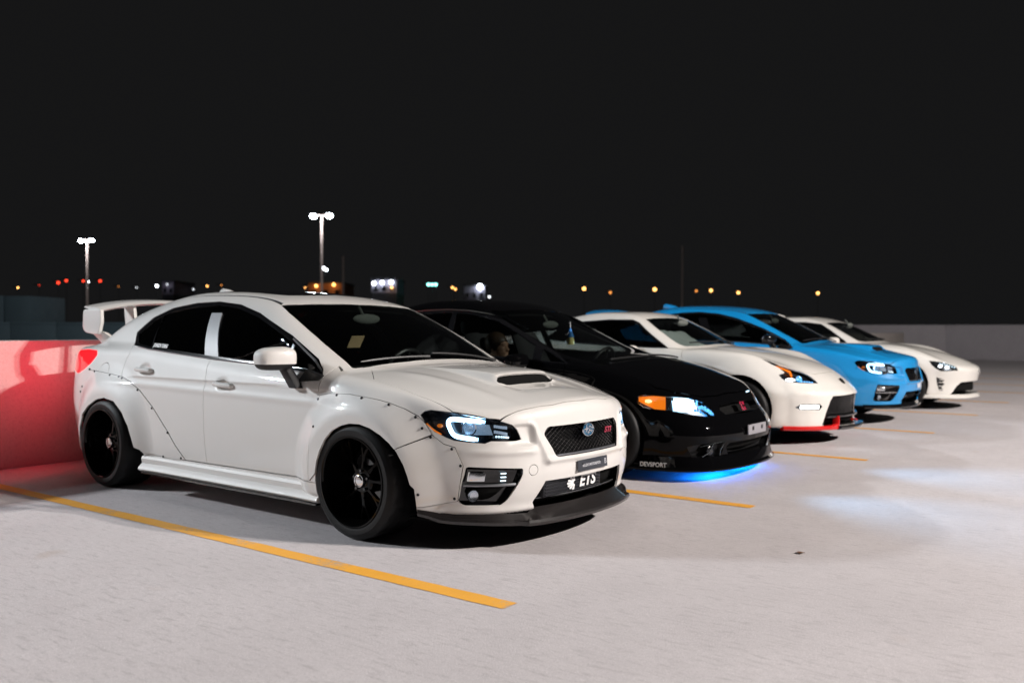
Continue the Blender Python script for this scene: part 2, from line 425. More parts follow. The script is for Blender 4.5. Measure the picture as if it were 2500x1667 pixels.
def refine(V, T, g, band, hmin, rounds, f=None):
    """conforming local subdivision where |g| is small; g is a function of points"""
    for _ in range(rounds):
        G = np.abs(g(V))
        E = np.concatenate([T[:, [0, 1]], T[:, [1, 2]], T[:, [2, 0]]])
        Es = np.sort(E, 1)
        U, inv = np.unique(Es[:, 0]*np.int64(len(V)) + Es[:, 1], return_inverse=True)
        u0, u1 = U // len(V), U % len(V)
        L = np.linalg.norm(V[u0]-V[u1], axis=1)
        mark = (L > hmin) & (np.minimum(G[u0], G[u1]) < band + L)
        if not mark.any(): break
        mid = np.full(len(U), -1, np.int64); mid[mark] = len(V) + np.arange(mark.sum())
        V = np.concatenate([V, (V[u0[mark]]+V[u1[mark]])/2])
        n = len(T); m = mid[inv]; m0, m1, m2 = m[:n], m[n:2*n], m[2*n:]
        out = []
        k = (m0 >= 0).astype(int) + (m1 >= 0) + (m2 >= 0)
        out.append(T[k == 0])
        s = k == 3; a, b, c = T[s].T; x, y, z = m0[s], m1[s], m2[s]
        out += [np.stack(q, 1) for q in ((a, x, z), (x, b, y), (z, y, c), (x, y, z))]
        for r in range(3):
            tri = np.roll(T, -r, 1); mm = [m0, m1, m2]; mm = mm[r:] + mm[:r]
            s = (k == 1) & (mm[0] >= 0); a, b, c = tri[s].T; x = mm[0][s]
            out += [np.stack(q, 1) for q in ((a, x, c), (x, b, c))]
            s = (k == 2) & (mm[2] < 0); a, b, c = tri[s].T; x, y = mm[0][s], mm[1][s]
            out += [np.stack(q, 1) for q in ((x, b, y), (a, x, y), (a, y, c))]
        T = np.concatenate(out)
    return V, T

def clip(V, T, g):
    """cut triangles along g = 0; returns V, T(g>0), T(g<0)"""
    g = np.where(np.abs(g) < 1e-9, 1e-9, g)
    s = g > 0; k = s[T].sum(1)
    Tin, Tout = [T[k == 3]], [T[k == 0]]
    mix = T[(k == 1) | (k == 2)]; km = k[(k == 1) | (k == 2)]
    if len(mix):
        one = np.where((km == 1)[:, None], s[mix], ~s[mix])
        r = one.argmax(1)
        tri = np.take_along_axis(mix, (r[:, None] + np.arange(3)) % 3, 1)
        a, b, c = tri.T
        def cut(p, q):
            lo, hi = np.minimum(p, q), np.maximum(p, q)
            return lo*np.int64(len(V)) + hi
        K = np.concatenate([cut(a, b), cut(a, c)])
        U, inv = np.unique(K, return_inverse=True)
        u0, u1 = U // len(V), U % len(V)
        t = g[u0] / (g[u0]-g[u1])
        ids = len(V) + inv; x, y = ids[:len(a)], ids[len(a):]
        V = np.concatenate([V, V[u0] + (V[u1]-V[u0])*t[:, None]])
        tip = np.stack([a, x, y], 1); q1 = np.stack([x, b, c], 1); q2 = np.stack([x, c, y], 1)
        w = km == 1
        Tin += [tip[w], q1[~w], q2[~w]]; Tout += [tip[~w], q1[w], q2[w]]
    return V, np.concatenate(Tin), np.concatenate(Tout)

def compact(V, T):
    u, inv = np.unique(T, return_inverse=True)
    return V[u], inv.reshape(T.shape)
# ---------------------------------------------------------------- end of numeric core

# ================================================================ object helpers
def tag(o, label=None, cat=None, group=None, kind=None):
    if label: o['label'] = label
    if cat: o['category'] = cat
    if group: o['group'] = group
    if kind: o['kind'] = kind
    return o

def empty(name, loc=(0, 0, 0), rz=0.0):
    o = bpy.data.objects.new(name, None); COL.objects.link(o); o.location = loc; o.rotation_euler = (0, 0, rz)
    o.empty_display_size = .2
    return o

def link(name, me, parent=None, m=None):
    o = bpy.data.objects.new(name, me); COL.objects.link(o)
    if parent: o.parent = parent
    if m is not None: me.materials.clear(); me.materials.append(m)
    return o

def mesh_np(name, V, T, N=None, faceN=None, m=None, parent=None):
    """triangles with custom normals: N per vertex, or faceN mask -> flat"""
    me = bpy.data.meshes.new(name)
    nv, nt = len(V), len(T)
    me.vertices.add(nv); me.vertices.foreach_set('co', np.ascontiguousarray(V, np.float32).ravel())
    me.loops.add(nt*3); me.loops.foreach_set('vertex_index', np.ascontiguousarray(T, np.int32).ravel())
    me.polygons.add(nt); me.polygons.foreach_set('loop_start', np.arange(0, nt*3, 3, dtype=np.int32))
    me.update(calc_edges=True); me.validate()
    if N is not None and len(me.polygons) == nt:
        me.polygons.foreach_set('use_smooth', np.ones(nt, bool))
        L = N[T].reshape(-1, 3)
        if faceN is not None:
            fn = np.cross(V[T[:, 1]]-V[T[:, 0]], V[T[:, 2]]-V[T[:, 0]])
            fn /= np.maximum(np.linalg.norm(fn, axis=1), 1e-12)[:, None]
            L = np.where(np.repeat(faceN, 3)[:, None], np.repeat(fn, 3, 0), L)
        me.normals_split_custom_set(L.tolist())
    return link(name, me, parent, m)

class MB:
    """a mesh gathered from simple pieces, linked as ONE object"""
    def __init__(s): s.v = []; s.f = []
    def add(s, V, F, mx=None):
        b = len(s.v)
        s.v += [tuple(mx @ Vector(p)) if mx else tuple(p) for p in V]
        s.f += [tuple(i+b for i in f) for f in F]
        return s
    def box(s, c, d, mx=None, rot=None):
        x, y, z = [k/2 for k in d]
        V = [Vector((sx*x, sy*y, sz*z)) for sx in (-1, 1) for sy in (-1, 1) for sz in (-1, 1)]
        if rot is not None: V = [Euler(rot).to_matrix() @ p for p in V]
        V = [p + Vector(c) for p in V]
        return s.add(V, [(0, 1, 3, 2), (4, 6, 7, 5), (0, 4, 5, 1), (2, 3, 7, 6), (0, 2, 6, 4), (1, 5, 7, 3)], mx)
    def tube(s, pts, r, n=8, closed=False, mx=None):
        P = [Vector(p) for p in pts]; k = len(P); R = r if hasattr(r, '__len__') else [r]*k
        V = []; F = []
        ref = None
        for i, p in enumerate(P):
            d = (P[(i+1) % k] - P[i-1]) if closed else (P[min(i+1, k-1)] - P[max(i-1, 0)])
            d.normalize()
            if ref is None: ref = d.orthogonal().normalized()
            u = (ref - d*ref.dot(d)); u = u.normalized() if u.length > 1e-6 else d.orthogonal().normalized()
            ref = u; w = d.cross(u)
            for j in range(n):
                a = 2*math.pi*j/n; V.append(p + (u*math.cos(a) + w*math.sin(a))*R[i])
        m = k if closed else k-1
        for i in range(m):
            for j in range(n):
                a, b = i*n+j, i*n+(j+1) % n; c, d = ((i+1) % k)*n+(j+1) % n, ((i+1) % k)*n+j
                F.append((a, b, c, d))
        if not closed: F += [tuple(range(n-1, -1, -1)), tuple((k-1)*n+j for j in range(n))]
        return s.add(V, F, mx)
    def lathe(s, prof, n=48, mx=None, close=False, dr=None):
        """profile of (radius, height) turned about the local Z axis"""
        V = []; F = []; k = len(prof)
        for j in range(n):
            a = 2*math.pi*j/n
            for i, (r, h) in enumerate(prof):
                rr = r + (dr(i, j) if dr else 0)
                V.append((rr*math.cos(a), rr*math.sin(a), h))
        for j in range(n):
            for i in range(k if close else k-1):
                F.append((j*k+i, ((j+1) % n)*k+i, ((j+1) % n)*k+(i+1) % k, j*k+(i+1) % k))
        return s.add(V, F, mx)
    def ball(s, c, r, n=12, mx=None):
        rx, ry, rz = r if hasattr(r, '__len__') else (r, r, r)
        V = []; F = []
        m = n//2
        for i in range(m+1):
            t = math.pi*i/m
            for j in range(n):
                a = 2*math.pi*j/n; V.append((c[0]+rx*math.sin(t)*math.cos(a), c[1]+ry*math.sin(t)*math.sin(a), c[2]+rz*math.cos(t)))
        for i in range(m):
            for j in range(n):
                F.append((i*n+j, (i+1)*n+j, (i+1)*n+(j+1) % n, i*n+(j+1) % n))
        return s.add(V, F, mx)
    def prism(s, poly, d0, d1, mx=None):
        """2-D outline (x, y) extruded from z = d0 to d1"""
        n = len(poly); V = [(p[0], p[1], d0) for p in poly] + [(p[0], p[1], d1) for p in poly]
        F = [tuple(range(n-1, -1, -1)), tuple(range(n, 2*n))] + [(i, (i+1) % n, n+(i+1) % n, n+i) for i in range(n)]
        return s.add(V, F, mx)
    def loft(s, rows, closed=True, caps=True, mx=None):
        V = [p for r in rows for p in r]; n = len(rows[0]); F = []
        for i in range(len(rows)-1):
            for j in range(n if closed else n-1):
                F.append((i*n+j, i*n+(j+1) % n, (i+1)*n+(j+1) % n, (i+1)*n+j))
        if caps and closed: F += [tuple(range(n-1, -1, -1)), tuple((len(rows)-1)*n+j for j in range(n))]
        return s.add(V, F, mx)
    def build(s, name, m, parent=None, smooth=False, bevel=0.0, seg=2, angle=35):
        me = bpy.data.meshes.new(name); me.from_pydata(s.v, [], s.f); me.update()
        bm = bmesh.new(); bm.from_mesh(me)
        bmesh.ops.remove_doubles(bm, verts=bm.verts, dist=1e-5)
        bmesh.ops.dissolve_degenerate(bm, edges=bm.edges, dist=1e-6)
        bmesh.ops.recalc_face_normals(bm, faces=bm.faces)
        if bevel:
            es = [e for e in bm.edges if len(e.link_faces) == 2 and e.calc_face_angle(0) > math.radians(28)]
            bmesh.ops.bevel(bm, geom=es, offset=bevel, segments=seg, affect='EDGES', profile=.5, clamp_overlap=True)
        bm.to_mesh(me); bm.free()
        if smooth or bevel:
            me.polygons.foreach_set('use_smooth', [True]*len(me.polygons))
            me.set_sharp_from_angle(angle=math.radians(angle))
        return link(name, me, parent, m)

def text_mesh(name, body, size, mx, m, parent=None, depth=.001, shear=0.0, xs=1.0, bold=0.0, spacing=1.0):
    """lettering as real thin raised letters"""
    cu = bpy.data.curves.new(name, 'FONT'); cu.body = body; cu.size = size; cu.align_x = 'CENTER'; cu.align_y = 'CENTER'
    cu.extrude = depth; cu.shear = shear; cu.offset = bold; cu.space_character = spacing; cu.resolution_u = 3
    o = bpy.data.objects.new(name, cu); COL.objects.link(o)
    dg = bpy.context.evaluated_depsgraph_get()
    me = bpy.data.meshes.new_from_object(o.evaluated_get(dg))
    bpy.data.objects.remove(o); bpy.data.curves.remove(cu)
    me.transform(mx @ Matrix.Diagonal((xs, 1, 1, 1)))
    return link(name, me, parent, m)

def basis(o, x, z):
    """matrix with origin o, local X along x and local Z along z"""
    z = Vector(z).normalized(); x = Vector(x); x = (x - z*x.dot(z)).normalized(); y = z.cross(x)
    return Matrix((x, y, z)).transposed().to_4x4() if False else Matrix.Translation(o) @ Matrix((x, y, z)).transposed().to_4x4()

def at(px, py, depth):
    """the point of the place seen at pixel (px, py) of the photograph, at a depth along the view"""
    return Vector(CAM_POS) + depth*(FWD + RIGHT*((px-1250)/CAM_F) - UP*((py-833.5)/CAM_F))

# ================================================================ car skins: cut into panels, panes and openings
PROJ = {'side': lambda V: np.stack([V[:, 0], V[:, 2]], 1),
        'top': lambda V: np.stack([V[:, 0], np.abs(V[:, 1])], 1),
        'front': lambda V: np.stack([np.abs(V[:, 1]), V[:, 2]], 1),
        'diag': lambda V: np.stack([(V[:, 0] - np.abs(V[:, 1]))*.70711, V[:, 2]], 1)}

class Skin:
    def __init__(s, spec, lo, hi, h):
        s.f = car_field(spec); s.h = h
        s.V, s.T = surface_nets(s.f, lo, hi, h)
    def cut(s, poly, proj, region=None, gap=.0, fine=.0035, T=None):
        """cut poly out of the skin; returns the triangles inside, keeps the outside in s.T (or returns both for a given T)"""
        own = T is None
        T = s.T if own else T
        C = s.V[T].mean(1)
        m = np.ones(len(T), bool) if region is None else region(C)
        poly = np.asarray(poly, float)
        g = lambda V: poly_sdf(PROJ[proj](V), poly)
        lo, hi = poly.min(0)-.05, poly.max(0)+.05
        q = PROJ[proj](C); m &= (q[:, 0] > lo[0]) & (q[:, 0] < hi[0]) & (q[:, 1] > lo[1]) & (q[:, 1] < hi[1])
        TO, TR = T[~m], T[m]
        if len(TR) == 0: return np.zeros((0, 3), int)
        used, inv = np.unique(TR, return_inverse=True); lv = s.V[used]; lt = inv.reshape(TR.shape)
        lv2, lt = refine(lv, lt, g, .006, fine, 2)
        lv2, Tin, rest = clip(lv2, lt, g(lv2)-gap/2)
        if gap > 0: lv2, _, Tout = clip(lv2, rest, g(lv2)+gap/2)
        else: Tout = rest
        n0 = len(s.V); new = lv2[len(lv):]
        mp = np.concatenate([used, n0 + np.arange(len(new))])
        s.V = np.concatenate([s.V, new])
        Tin, Tout = mp[Tin], np.concatenate([TO, mp[Tout]])
        if own: s.T = Tout; return Tin
        return Tin, Tout
    def take(s, region):
        """move whole triangles whose centre is in region out of the skin"""
        m = region(s.V[s.T].mean(1)); t = s.T[m]; s.T = s.T[~m]; return t
    def under(s, *Ts):
        """split the downward-facing underbody off several triangle sets"""
        out = []; un = []
        for T in Ts:
            n = np.cross(s.V[T[:, 1]]-s.V[T[:, 0]], s.V[T[:, 2]]-s.V[T[:, 0]]); n /= np.maximum(np.linalg.norm(n, axis=1), 1e-12)[:, None]
            m = (n[:, 2] < -.80) & (s.V[T].mean(1)[:, 2] < .32)
            out.append(T[~m]); un.append(T[m])
        return out, np.concatenate(un)
    def obj(s, name, T, m, parent, sides='R', depth=.012, offset=0.0, label=None):
        """link triangles as one part: 'R', 'L' or 'B' (both halves joined over the middle)"""
        V, T = compact(s.V, T)
        N = fgrad(s.f, V); N /= np.maximum(np.linalg.norm(N, axis=1), 1e-9)[:, None]
        if offset: V = V + N*offset
        fl = np.zeros(len(T), bool)
        if depth > 0:
            E = np.concatenate([T[:, [0, 1]], T[:, [1, 2]], T[:, [2, 0]]])
            key = np.sort(E, 1); k = key[:, 0]*np.int64(len(V)) + key[:, 1]
            u, idx, cnt = np.unique(k, return_index=True, return_counts=True)
            B = E[idx[cnt == 1]]
            if sides == 'B': B = B[~((np.abs(V[B[:, 0], 1]) < 1e-5) & (np.abs(V[B[:, 1], 1]) < 1e-5))]
            if len(B):
                bu, bi = np.unique(B, return_inverse=True); bi = bi.reshape(B.shape)
                n0 = len(V); V = np.concatenate([V, V[bu] - N[bu]*depth]); N = np.concatenate([N, N[bu]])
                a, b = B.T; c, d = n0+bi[:, 1], n0+bi[:, 0]
                T = np.concatenate([T, np.stack([b, a, d], 1), np.stack([b, d, c], 1)])
                fl = np.concatenate([fl, np.ones(2*len(B), bool)])
        mir = V*[1, -1, 1], T[:, ::-1], N*[1, -1, 1]
        if sides == 'R': o = mesh_np(name, V, T, N, fl, m, parent)
        elif sides == 'L': o = mesh_np(name, *mir, fl, m, parent)
        else: o = mesh_np(name, np.concatenate([V, mir[0]]), np.concatenate([T, mir[1]+len(V)]), np.concatenate([N, mir[2]]), np.concatenate([fl, fl]), m, parent)
        if label: o['label'] = label
        return o
    def pair(s, name, T, m, parent, **k):
        return s.obj(name, T, m, parent, 'R', **k), s.obj(name, T, m, parent, 'L', **k)
    def on(s, axis, u, v, side=-1):
        """point and outward normal of the skin. side: (x, z); front: (y, z); top: (x, y); diag: (s, z)"""
        t = np.linspace(0, 1, 900)
        if axis == 'side': P = np.stack([np.full(900, u), side*(1.2-1.2*t), np.full(900, v)], 1)
        elif axis == 'front': P = np.stack([4.1-1.6*t, np.full(900, u), np.full(900, v)], 1)
        elif axis == 'top': P = np.stack([np.full(900, u), np.full(900, v), 1.7-1.3*t], 1)
        else:
            w = 3.6 - 2.0*t   # along x + a
            sx = u/.70711
            P = np.stack([(w+sx)/2, side*(w-sx)/2, np.full(900, v)], 1)
        F = s.f(P[:, 0], np.abs(P[:, 1]), P[:, 2]); k = np.where(F < 0)[0]
        i = max(1, k[0]) if len(k) else int(np.argmin(F))
        w = F[i-1]/(F[i-1]-F[i]) if len(k) else 0
        p = P[i-1] + (P[i]-P[i-1])*w
        n = fgrad(s.f, p[None])[0]; n /= np.linalg.norm(n)
        return Vector(p), Vector(n)

def liner_part(f, lo, hi, parent, arches, holes, inset=.055, h=.03, ra=.39):
    """dark inner shell: stops light through the shut lines, gives wheel wells and hides the outside through the panes"""
    def g(x, a, z):
        v = f(x, a, z) + inset
        for cx, cz in arches:
            v = np.maximum(v, -np.maximum(np.sqrt((x-cx)**2 + (z-cz)**2) - ra, .56 - a))
        return v
    V, T = surface_nets(g, lo, hi, h)
    for poly, proj, reg in holes:
        q = PROJ[proj](V); C = V[T].mean(1); m = reg(C)
        sd = poly_sdf(PROJ[proj](C), np.asarray(poly, float))
        T = T[~(m & (sd > -.01))]
    V, T = compact(V, T)
    V2 = np.concatenate([V, V*[1, -1, 1]]); T2 = np.concatenate([T, T[:, ::-1]+len(V)])
    return mesh_np('inner_liner', V2, T2, None, None, M['dark'], parent)

# ================================================================ wheels
def lathe_mx(y):    # lathe axis (local Z) along the car's -Y, outward on the right side
    return Matrix(((1, 0, 0), (0, 0, -1), (0, 1, 0))).to_4x4()

def make_wheel(car, x, y, R=.318, width=.28, rim_r=.245, dish=.10, spokes=10, style='mesh', cap=True, tread=True, rim_m=None):
    """one wheel on the right side at hub (x, -y face, R); returns the wheel part (its tyre, rim and cap are sub-parts)"""
    rim_m = rim_m or M['rim']
    w = bpy.data.objects.new('wheel', None); COL.objects.link(w); w.parent = car; w.location = (x, -y, R); w.empty_display_size = .1
    mx = lathe_mx(0)
    h = width
    prof = [(rim_r-.004, -.004), (rim_r+.006, .0), (rim_r+.020, .002), (rim_r+.036, .002), (R-.026, -.006), (R-.014, -.014), (R-.006, -.026), (R-.001, -.045)]
    nt = 7
    tp = [(R, -.045-(h-.09)*(i/nt)) for i in range(1, nt)]
    prof = prof + tp + [(R-.001, -h+.045), (R-.008, -h+.02), (R-.03, -h), (rim_r, -h)]
    n = 120
    def dr(i, j):
        if not tread: return 0
        if 7 <= i < 7+nt+1:
            q = abs(i - (7+nt/2))
            k = (j + int(q*1.6)) % 6
            return -.007 if k == 0 or i == 7+nt//2 else 0
        return 0
    t = MB().lathe(prof, n, mx, dr=dr); t.build('tyre', M['rubber'], w, smooth=True, angle=28)
    r = MB().lathe([(rim_r+.004, -.002), (rim_r+.002, .004), (rim_r-.006, .005), (rim_r-.012, -.001), (rim_r-.016, -.012), (rim_r-.020, -dish*.5), (rim_r-.024, -dish), (rim_r-.03, -dish-.012), (rim_r-.035, -h+.03), (rim_r-.01, -h+.01)], 96, mx)
    ro = r.build('rim', rim_m, w, smooth=True, angle=40)
    sp = MB()
    for k in range(spokes):
        a = 2*math.pi*k/spokes
        for da in ((-.10, .16), (.10, -.16)) if style == 'mesh' else ((0, 0),):
            a0, a1 = a+da[0], a+da[1]
            r0, r1 = .055, rim_r-.026
            ww = .0085 if style == 'mesh' else .02
            rows = []
            for tt, zz, tk in ((0, -dish+.030, .020), (.5, -dish+.020, .016), (1, -dish+.004, .018)):
                rr = r0+(r1-r0)*tt; aa = a0+(a1-a0)*tt
                c = Vector((rr*math.cos(aa), rr*math.sin(aa), zz)); side = Vector((-math.sin(aa), math.cos(aa), 0))
                rows.append([c+side*ww, c+side*ww*.6+Vector((0, 0, .004)), c-side*ww*.6+Vector((0, 0, .004)), c-side*ww, c-side*ww-Vector((0, 0, tk)), c+side*ww-Vector((0, 0, tk))])
            sp.loft(rows, mx=mx)
    sp.lathe([(.0, -dish-.05), (.075, -dish-.05), (.078, -dish+.024), (.066, -dish+.034), (.036, -dish+.036), (.034, -dish+.02), (0, -dish+.02)], 40, mx)
    sp.build('spokes', rim_m, w, smooth=True, angle=35)
    bk = MB().lathe([(.04, -dish-.06), (.165, -dish-.06), (.165, -dish-.075), (.04, -dish-.075)], 48, mx, close=True); bk.build('brake_disc', M['gloss_black'], w, smooth=True)
    bp = MB().lathe([(.0, -dish-.1), (rim_r-.03, -dish-.1)], 40, mx); bp.build('wheel_back', M['dark'], w)
    nut = MB()
    for k in range(5):
        a = 2*math.pi*k/5+.3
        nut.lathe([(0, .012), (.008, .012), (.0095, -.01)], 6, Matrix.Translation((0, 0, 0)) @ mx @ Matrix.Translation((.054*math.cos(a), .054*math.sin(a), -dish+.036)))
    nut.build('wheel_nut', M['gloss_black'], w)
    if cap:
        c = MB().lathe([(0, .026), (.018, .0255), (.028, .023), (.0305, .021), (.035, .022), (.039, .014), (.040, -.004)], 40, mx @ Matrix.Translation((0, 0, -dish+.036)))
        c.build('centre_cap', M['chrome'], w, smooth=True, angle=25)
        e = MB()
        for k in range(6):
            a = 2*math.pi*k/6; e.box((.011*math.cos(a), .011*math.sin(a), 0), (.013, .003, .002), mx @ Matrix.Translation((0, 0, -dish+.0595)), rot=(0, 0, a))
        e.build('cap_mark', M['satin_black'], w)
    return w

def copy_tree(o, parent=None):
    c = o.copy(); COL.objects.link(c)
    if parent: c.parent = parent
    for ch in [q for q in bpy.data.objects if q.parent == o]: copy_tree(ch, c)
    return c

def wheel_set(car, wb, yf, yr, **k):
    w = make_wheel(car, wb, yf, **k)
    R = w.location.z
    for x, y, s in ((0, yr, 1), (wb, yf, -1), (0, yr, -1)):
        c = copy_tree(w, car); c.location = (x, -y*s, R)
        if s < 0: c.rotation_euler = (0, 0, math.pi)

# ================================================================ cabin shared by all cars
def cabin(car, hx, bx, bz, wheel_side=1, seat_x=.95, trim=None, back=True, seatm=None):
    """hx: header x; bx, bz: windscreen base; the steering wheel sits on the car's left"""
    seatm = seatm or M['seat']
    for s in (-1, 1):
        st = MB()
        def slab(rows): st.loft(rows)
        y0 = s*.36
        def ring(x, z, w, d, tilt):
            c, q = math.cos(tilt), math.sin(tilt)
            pts = []
            for k in range(10):
                a = 2*math.pi*k/10; u = w*math.copysign(abs(math.cos(a))**.6, math.cos(a)); v = d*math.copysign(abs(math.sin(a))**.8, math.sin(a))
                pts.append((x+v*c, y0+u, z+v*q))
            return pts
        slab([ring(seat_x-.05-.34*t, .48+.62*t, .25-.07*t*t, .075-.02*t, .3) for t in (0, .12, .35, .6, .85, 1)])
        slab([ring(seat_x-.06-.40, 1.08, .06, .03, .3), ring(seat_x-.07-.40, 1.13, .12, .05, .3), ring(seat_x-.075-.40, 1.2, .13, .05, .3), ring(seat_x-.08-.40, 1.25, .10, .03, .3)])
        slab([[(seat_x+x, y0+u, .44+z) for u, z in ((-.25, 0), (-.24, .07), (-.12, .05), (.12, .05), (.24, .07), (.25, 0))] for x in (-.1, .15, .4)])
        st.build('front_seat', seatm, car, smooth=True, angle=50)
    if back:
        MB().box((seat_x-.95, 0, .72), (.14, 1.16, .55), rot=(0, -.3, 0)).build('rear_seat', seatm, car, bevel=.05, seg=3)
    d = MB()
    xs = [(bx-.06, bz-.035), (bx-.25, bz-.02), (bx-.45, bz-.015), (bx-.52, bz-.05), (bx-.53, bz-.22), (bx-.3, bz-.3), (bx-.02, bz-.2)]
    d.loft([[(x, y, z-.02*abs(y)) for x, z in xs] for y in (-.72, -.5, 0, .5, .72)])
    d.build('dashboard', trim or M['trim_dark'], car, smooth=True, angle=40)
    sw = MB(); mx = Matrix.Translation((bx-.68, .36*wheel_side, bz-.10)) @ Euler((0, math.radians(-66), 0)).to_matrix().to_4x4()
    sw.tube([(.185*math.cos(2*math.pi*k/28), .185*math.sin(2*math.pi*k/28), 0) for k in range(28)], .016, 8, True, mx)
    for a in (0, 2.2, -2.2): sw.tube([(0, 0, -.02), (.18*math.cos(a), .18*math.sin(a), 0)], .014, 6, False, mx)
    sw.ball((0, 0, -.01), (.06, .06, .03), 12, mx)
    sw.build('steering_wheel', M['satin_black'], car, smooth=True)
    mr = MB(); mr.ball((hx+.16, .0, bz+.285), (.022, .125, .036), 16); mr.tube([(hx+.13, 0, bz+.30), (hx+.08, 0, bz+.37)], .01, 6)
    mr.build('rear_view_mirror', M['trim'], car, smooth=True)

def door_mirror(car, f_on, x, y, z, paintm, s=1.0, both=True, foot=(.12, .16, -.10), lower=True, signal=True):
    """car-coloured cap over a black lower shell on a stalk; sub-parts glass, lower shell, signal"""
    for sd in (-1, 1) if both else (-1,):
        c = MB()
        def sup(cx, cy, cz, rx, ry, rz, zlo, zhi, n=28, m=14):
            V = []; F = []
            for i in range(m+1):
                t = -math.pi/2 + math.pi*i/m
                for j in range(n):
                    a = 2*math.pi*j/n
                    ca, sa = math.cos(a), math.sin(a); e = .62
                    ct = max(0.0, math.cos(t))
                    px = rx*math.copysign(abs(ca)**e, ca)*ct**e; py = ry*math.copysign(abs(sa)**e, sa)*ct**e; pz = rz*math.copysign(abs(math.sin(t))**e, math.sin(t))
                    pz = min(max(pz, zlo), zhi)
                    k = (py/ry+1)/2               # taller and deeper towards the body
                    pzz = pz*(.80+.20*(1-k)) if pz > 0 else pz
                    pxx = px*(.72+.28*(1-k)) if px > 0 else px*.45
                    V.append((cx+pxx*s - .03*k, cy*sd*1.0 + py*sd*s, cz+pzz*s))
            for i in range(m):
                for j in range(n): F.append((i*n+j, i*n+(j+1) % n, (i+1)*n+(j+1) % n, (i+1)*n+j))
            return V, F
        V, F = sup(x, y, z, .105, .105, .072, -.028, 1); c.add(V, F)
        cap = c.build('door_mirror', paintm, car, smooth=True, angle=40)
        if lower:
            b = MB(); V, F = sup(x-.002, y, z, .100, .101, .064, -.062, -.026); b.add(V, F)
            b.build('mirror_shell', M['satin_black'], cap, smooth=True, angle=40)
        st = MB()
        yb = (y-foot[1])*sd
        st.loft([[(x-.01+a*.045+foot[0]*t, (y-.075)*sd*(1-t)+yb*t+b*.03*sd*(1+.2*t), z-.045+foot[2]*t+a*.0) for a, b in ((1, 0), (.7, .8), (0, 1), (-.8, .8), (-1, 0), (-.8, -.8), (0, -1), (.7, -.8))] for t in (0, .35, .7, 1)])
        st.build('mirror_foot', M['satin_black'], cap, smooth=True, angle=50)
        g = MB(); g.lathe([(0, 0), (.085, 0), (.088, .004)], 24, Matrix.Translation((x-.055, y*sd, z-.002)) @ Euler((0, math.radians(-90), 0)).to_matrix().to_4x4() @ Matrix.Diagonal((.6, 1, 1, 1)))
        g.build('mirror_glass', M['chrome'], cap, smooth=True)
        if signal:
            q = MB(); q.loft([[(x+.068-.5*(u-y+.02)**2*4-.02, u*sd, z-.024+dz*(.6+.4*(u-y)/.1)) for dz in (0, .016)] + [(x+.04, u*sd, z-.010), (x+.04, u*sd, z-.024)] for u in (y+.015, y+.05, y+.08, y+.098)])
            q.build('mirror_signal', M['lens'], cap, smooth=True)

# ================================================================ the setting
def plane(name, x0, x1, y0, y1, z, m, nx=1, ny=1):
    b = MB()
    for i in range(nx):
        for j in range(ny):
            a, c = x0+(x1-x0)*i/nx, x0+(x1-x0)*(i+1)/nx; d, e = y0+(y1-y0)*j/ny, y0+(y1-y0)*(j+1)/ny
            b.add([(a, d, z), (c, d, z), (c, e, z), (a, e, z)], [(0, 1, 2, 3)])
    return b.build(name, m)
WALL_X = -2.13
deck = MB().box((15.7, 1.2, -.3), (36.4, 66.0, .6)).build('parking_deck', M['concrete']); tag(deck, kind='structure')
lower = MB().box((-27.1, 1.2, -.35), (50.0, 66.0, .6)).build('rear_deck', M['concrete']); tag(lower, kind='structure')
gnd = plane('ground', -1500, 1500, -1500, 1500, -1.0, M['asphalt']); tag(gnd, kind='structure')

# yellow stall lines: worn paint 10 cm wide on the slab
S0, SP, XE = -1.5416, 2.6169, 3.319
STALL = ['yellow stall line nearest the camera, beside the near white saloon', 'yellow stall line between the near white saloon and the black saloon',
         'yellow stall line between the black saloon and the white coupe with red lip', 'yellow stall line between the white coupe with red lip and the blue saloon',
         'yellow stall line between the blue saloon and the last white coupe', 'yellow stall line just beyond the last white coupe',
         'first yellow stall line of the empty bays beyond the last car', 'second yellow stall line of the empty bays beyond the last car', 'third yellow stall line of the empty bays beyond the last car',
         'farthest yellow stall line before the end wall']
rnd = random.Random(3)
for i in range(10):
    y = S0 + SP*i; b = MB(); n = 60
    V = []; F = []
    for k in range(n+1):
        x = WALL_X+.35 + (XE-WALL_X-.35)*k/n; j0, j1 = (rnd.random()-.5)*.005, (rnd.random()-.5)*.005
        V += [(x, y-.0512+j0, .0022), (x, y+.0512+j1, .0022)]
    F = [(2*k, 2*k+2, 2*k+3, 2*k+1) for k in range(n)]
    o = b.add(V, F).build('stall_line', M['yellow']); tag(o, STALL[i], 'stall line', 'yellow stall lines on the deck', 'structure')

# low wall behind the row, taller parapets farther off
lw = empty('low_wall', (WALL_X, 0, 0)); tag(lw, 'low pale concrete wall right behind the parked row', 'wall')
k = 0
for y0 in np.arange(-26.0, 28.0, 6.0):
    MB().box((-.09, y0+3.0, .5225), (.18, 5.985, 1.045)).build('wall_panel', M['concrete_pale'], lw, bevel=.012)
MB().box((-.09, 1.0, .30), (.178, 53.9, .59)).build('wall_core', M['concrete_pale'], lw)
ew = empty('end_parapet', (0, 33.9, 0)); tag(ew, 'tall grey concrete parapet at the far end of the deck', 'wall')
for x0 in np.arange(-20.0, 34.0, 4.5):
    MB().box((x0+2.25, .1, .675), (4.485, .2, 1.35)).build('wall_panel', M['concrete_wall'], ew, bevel=.012)
MB().box((7.0, .1, .6), (53.9, .19, 1.18)).build('wall_core', M['concrete_wall'], ew)
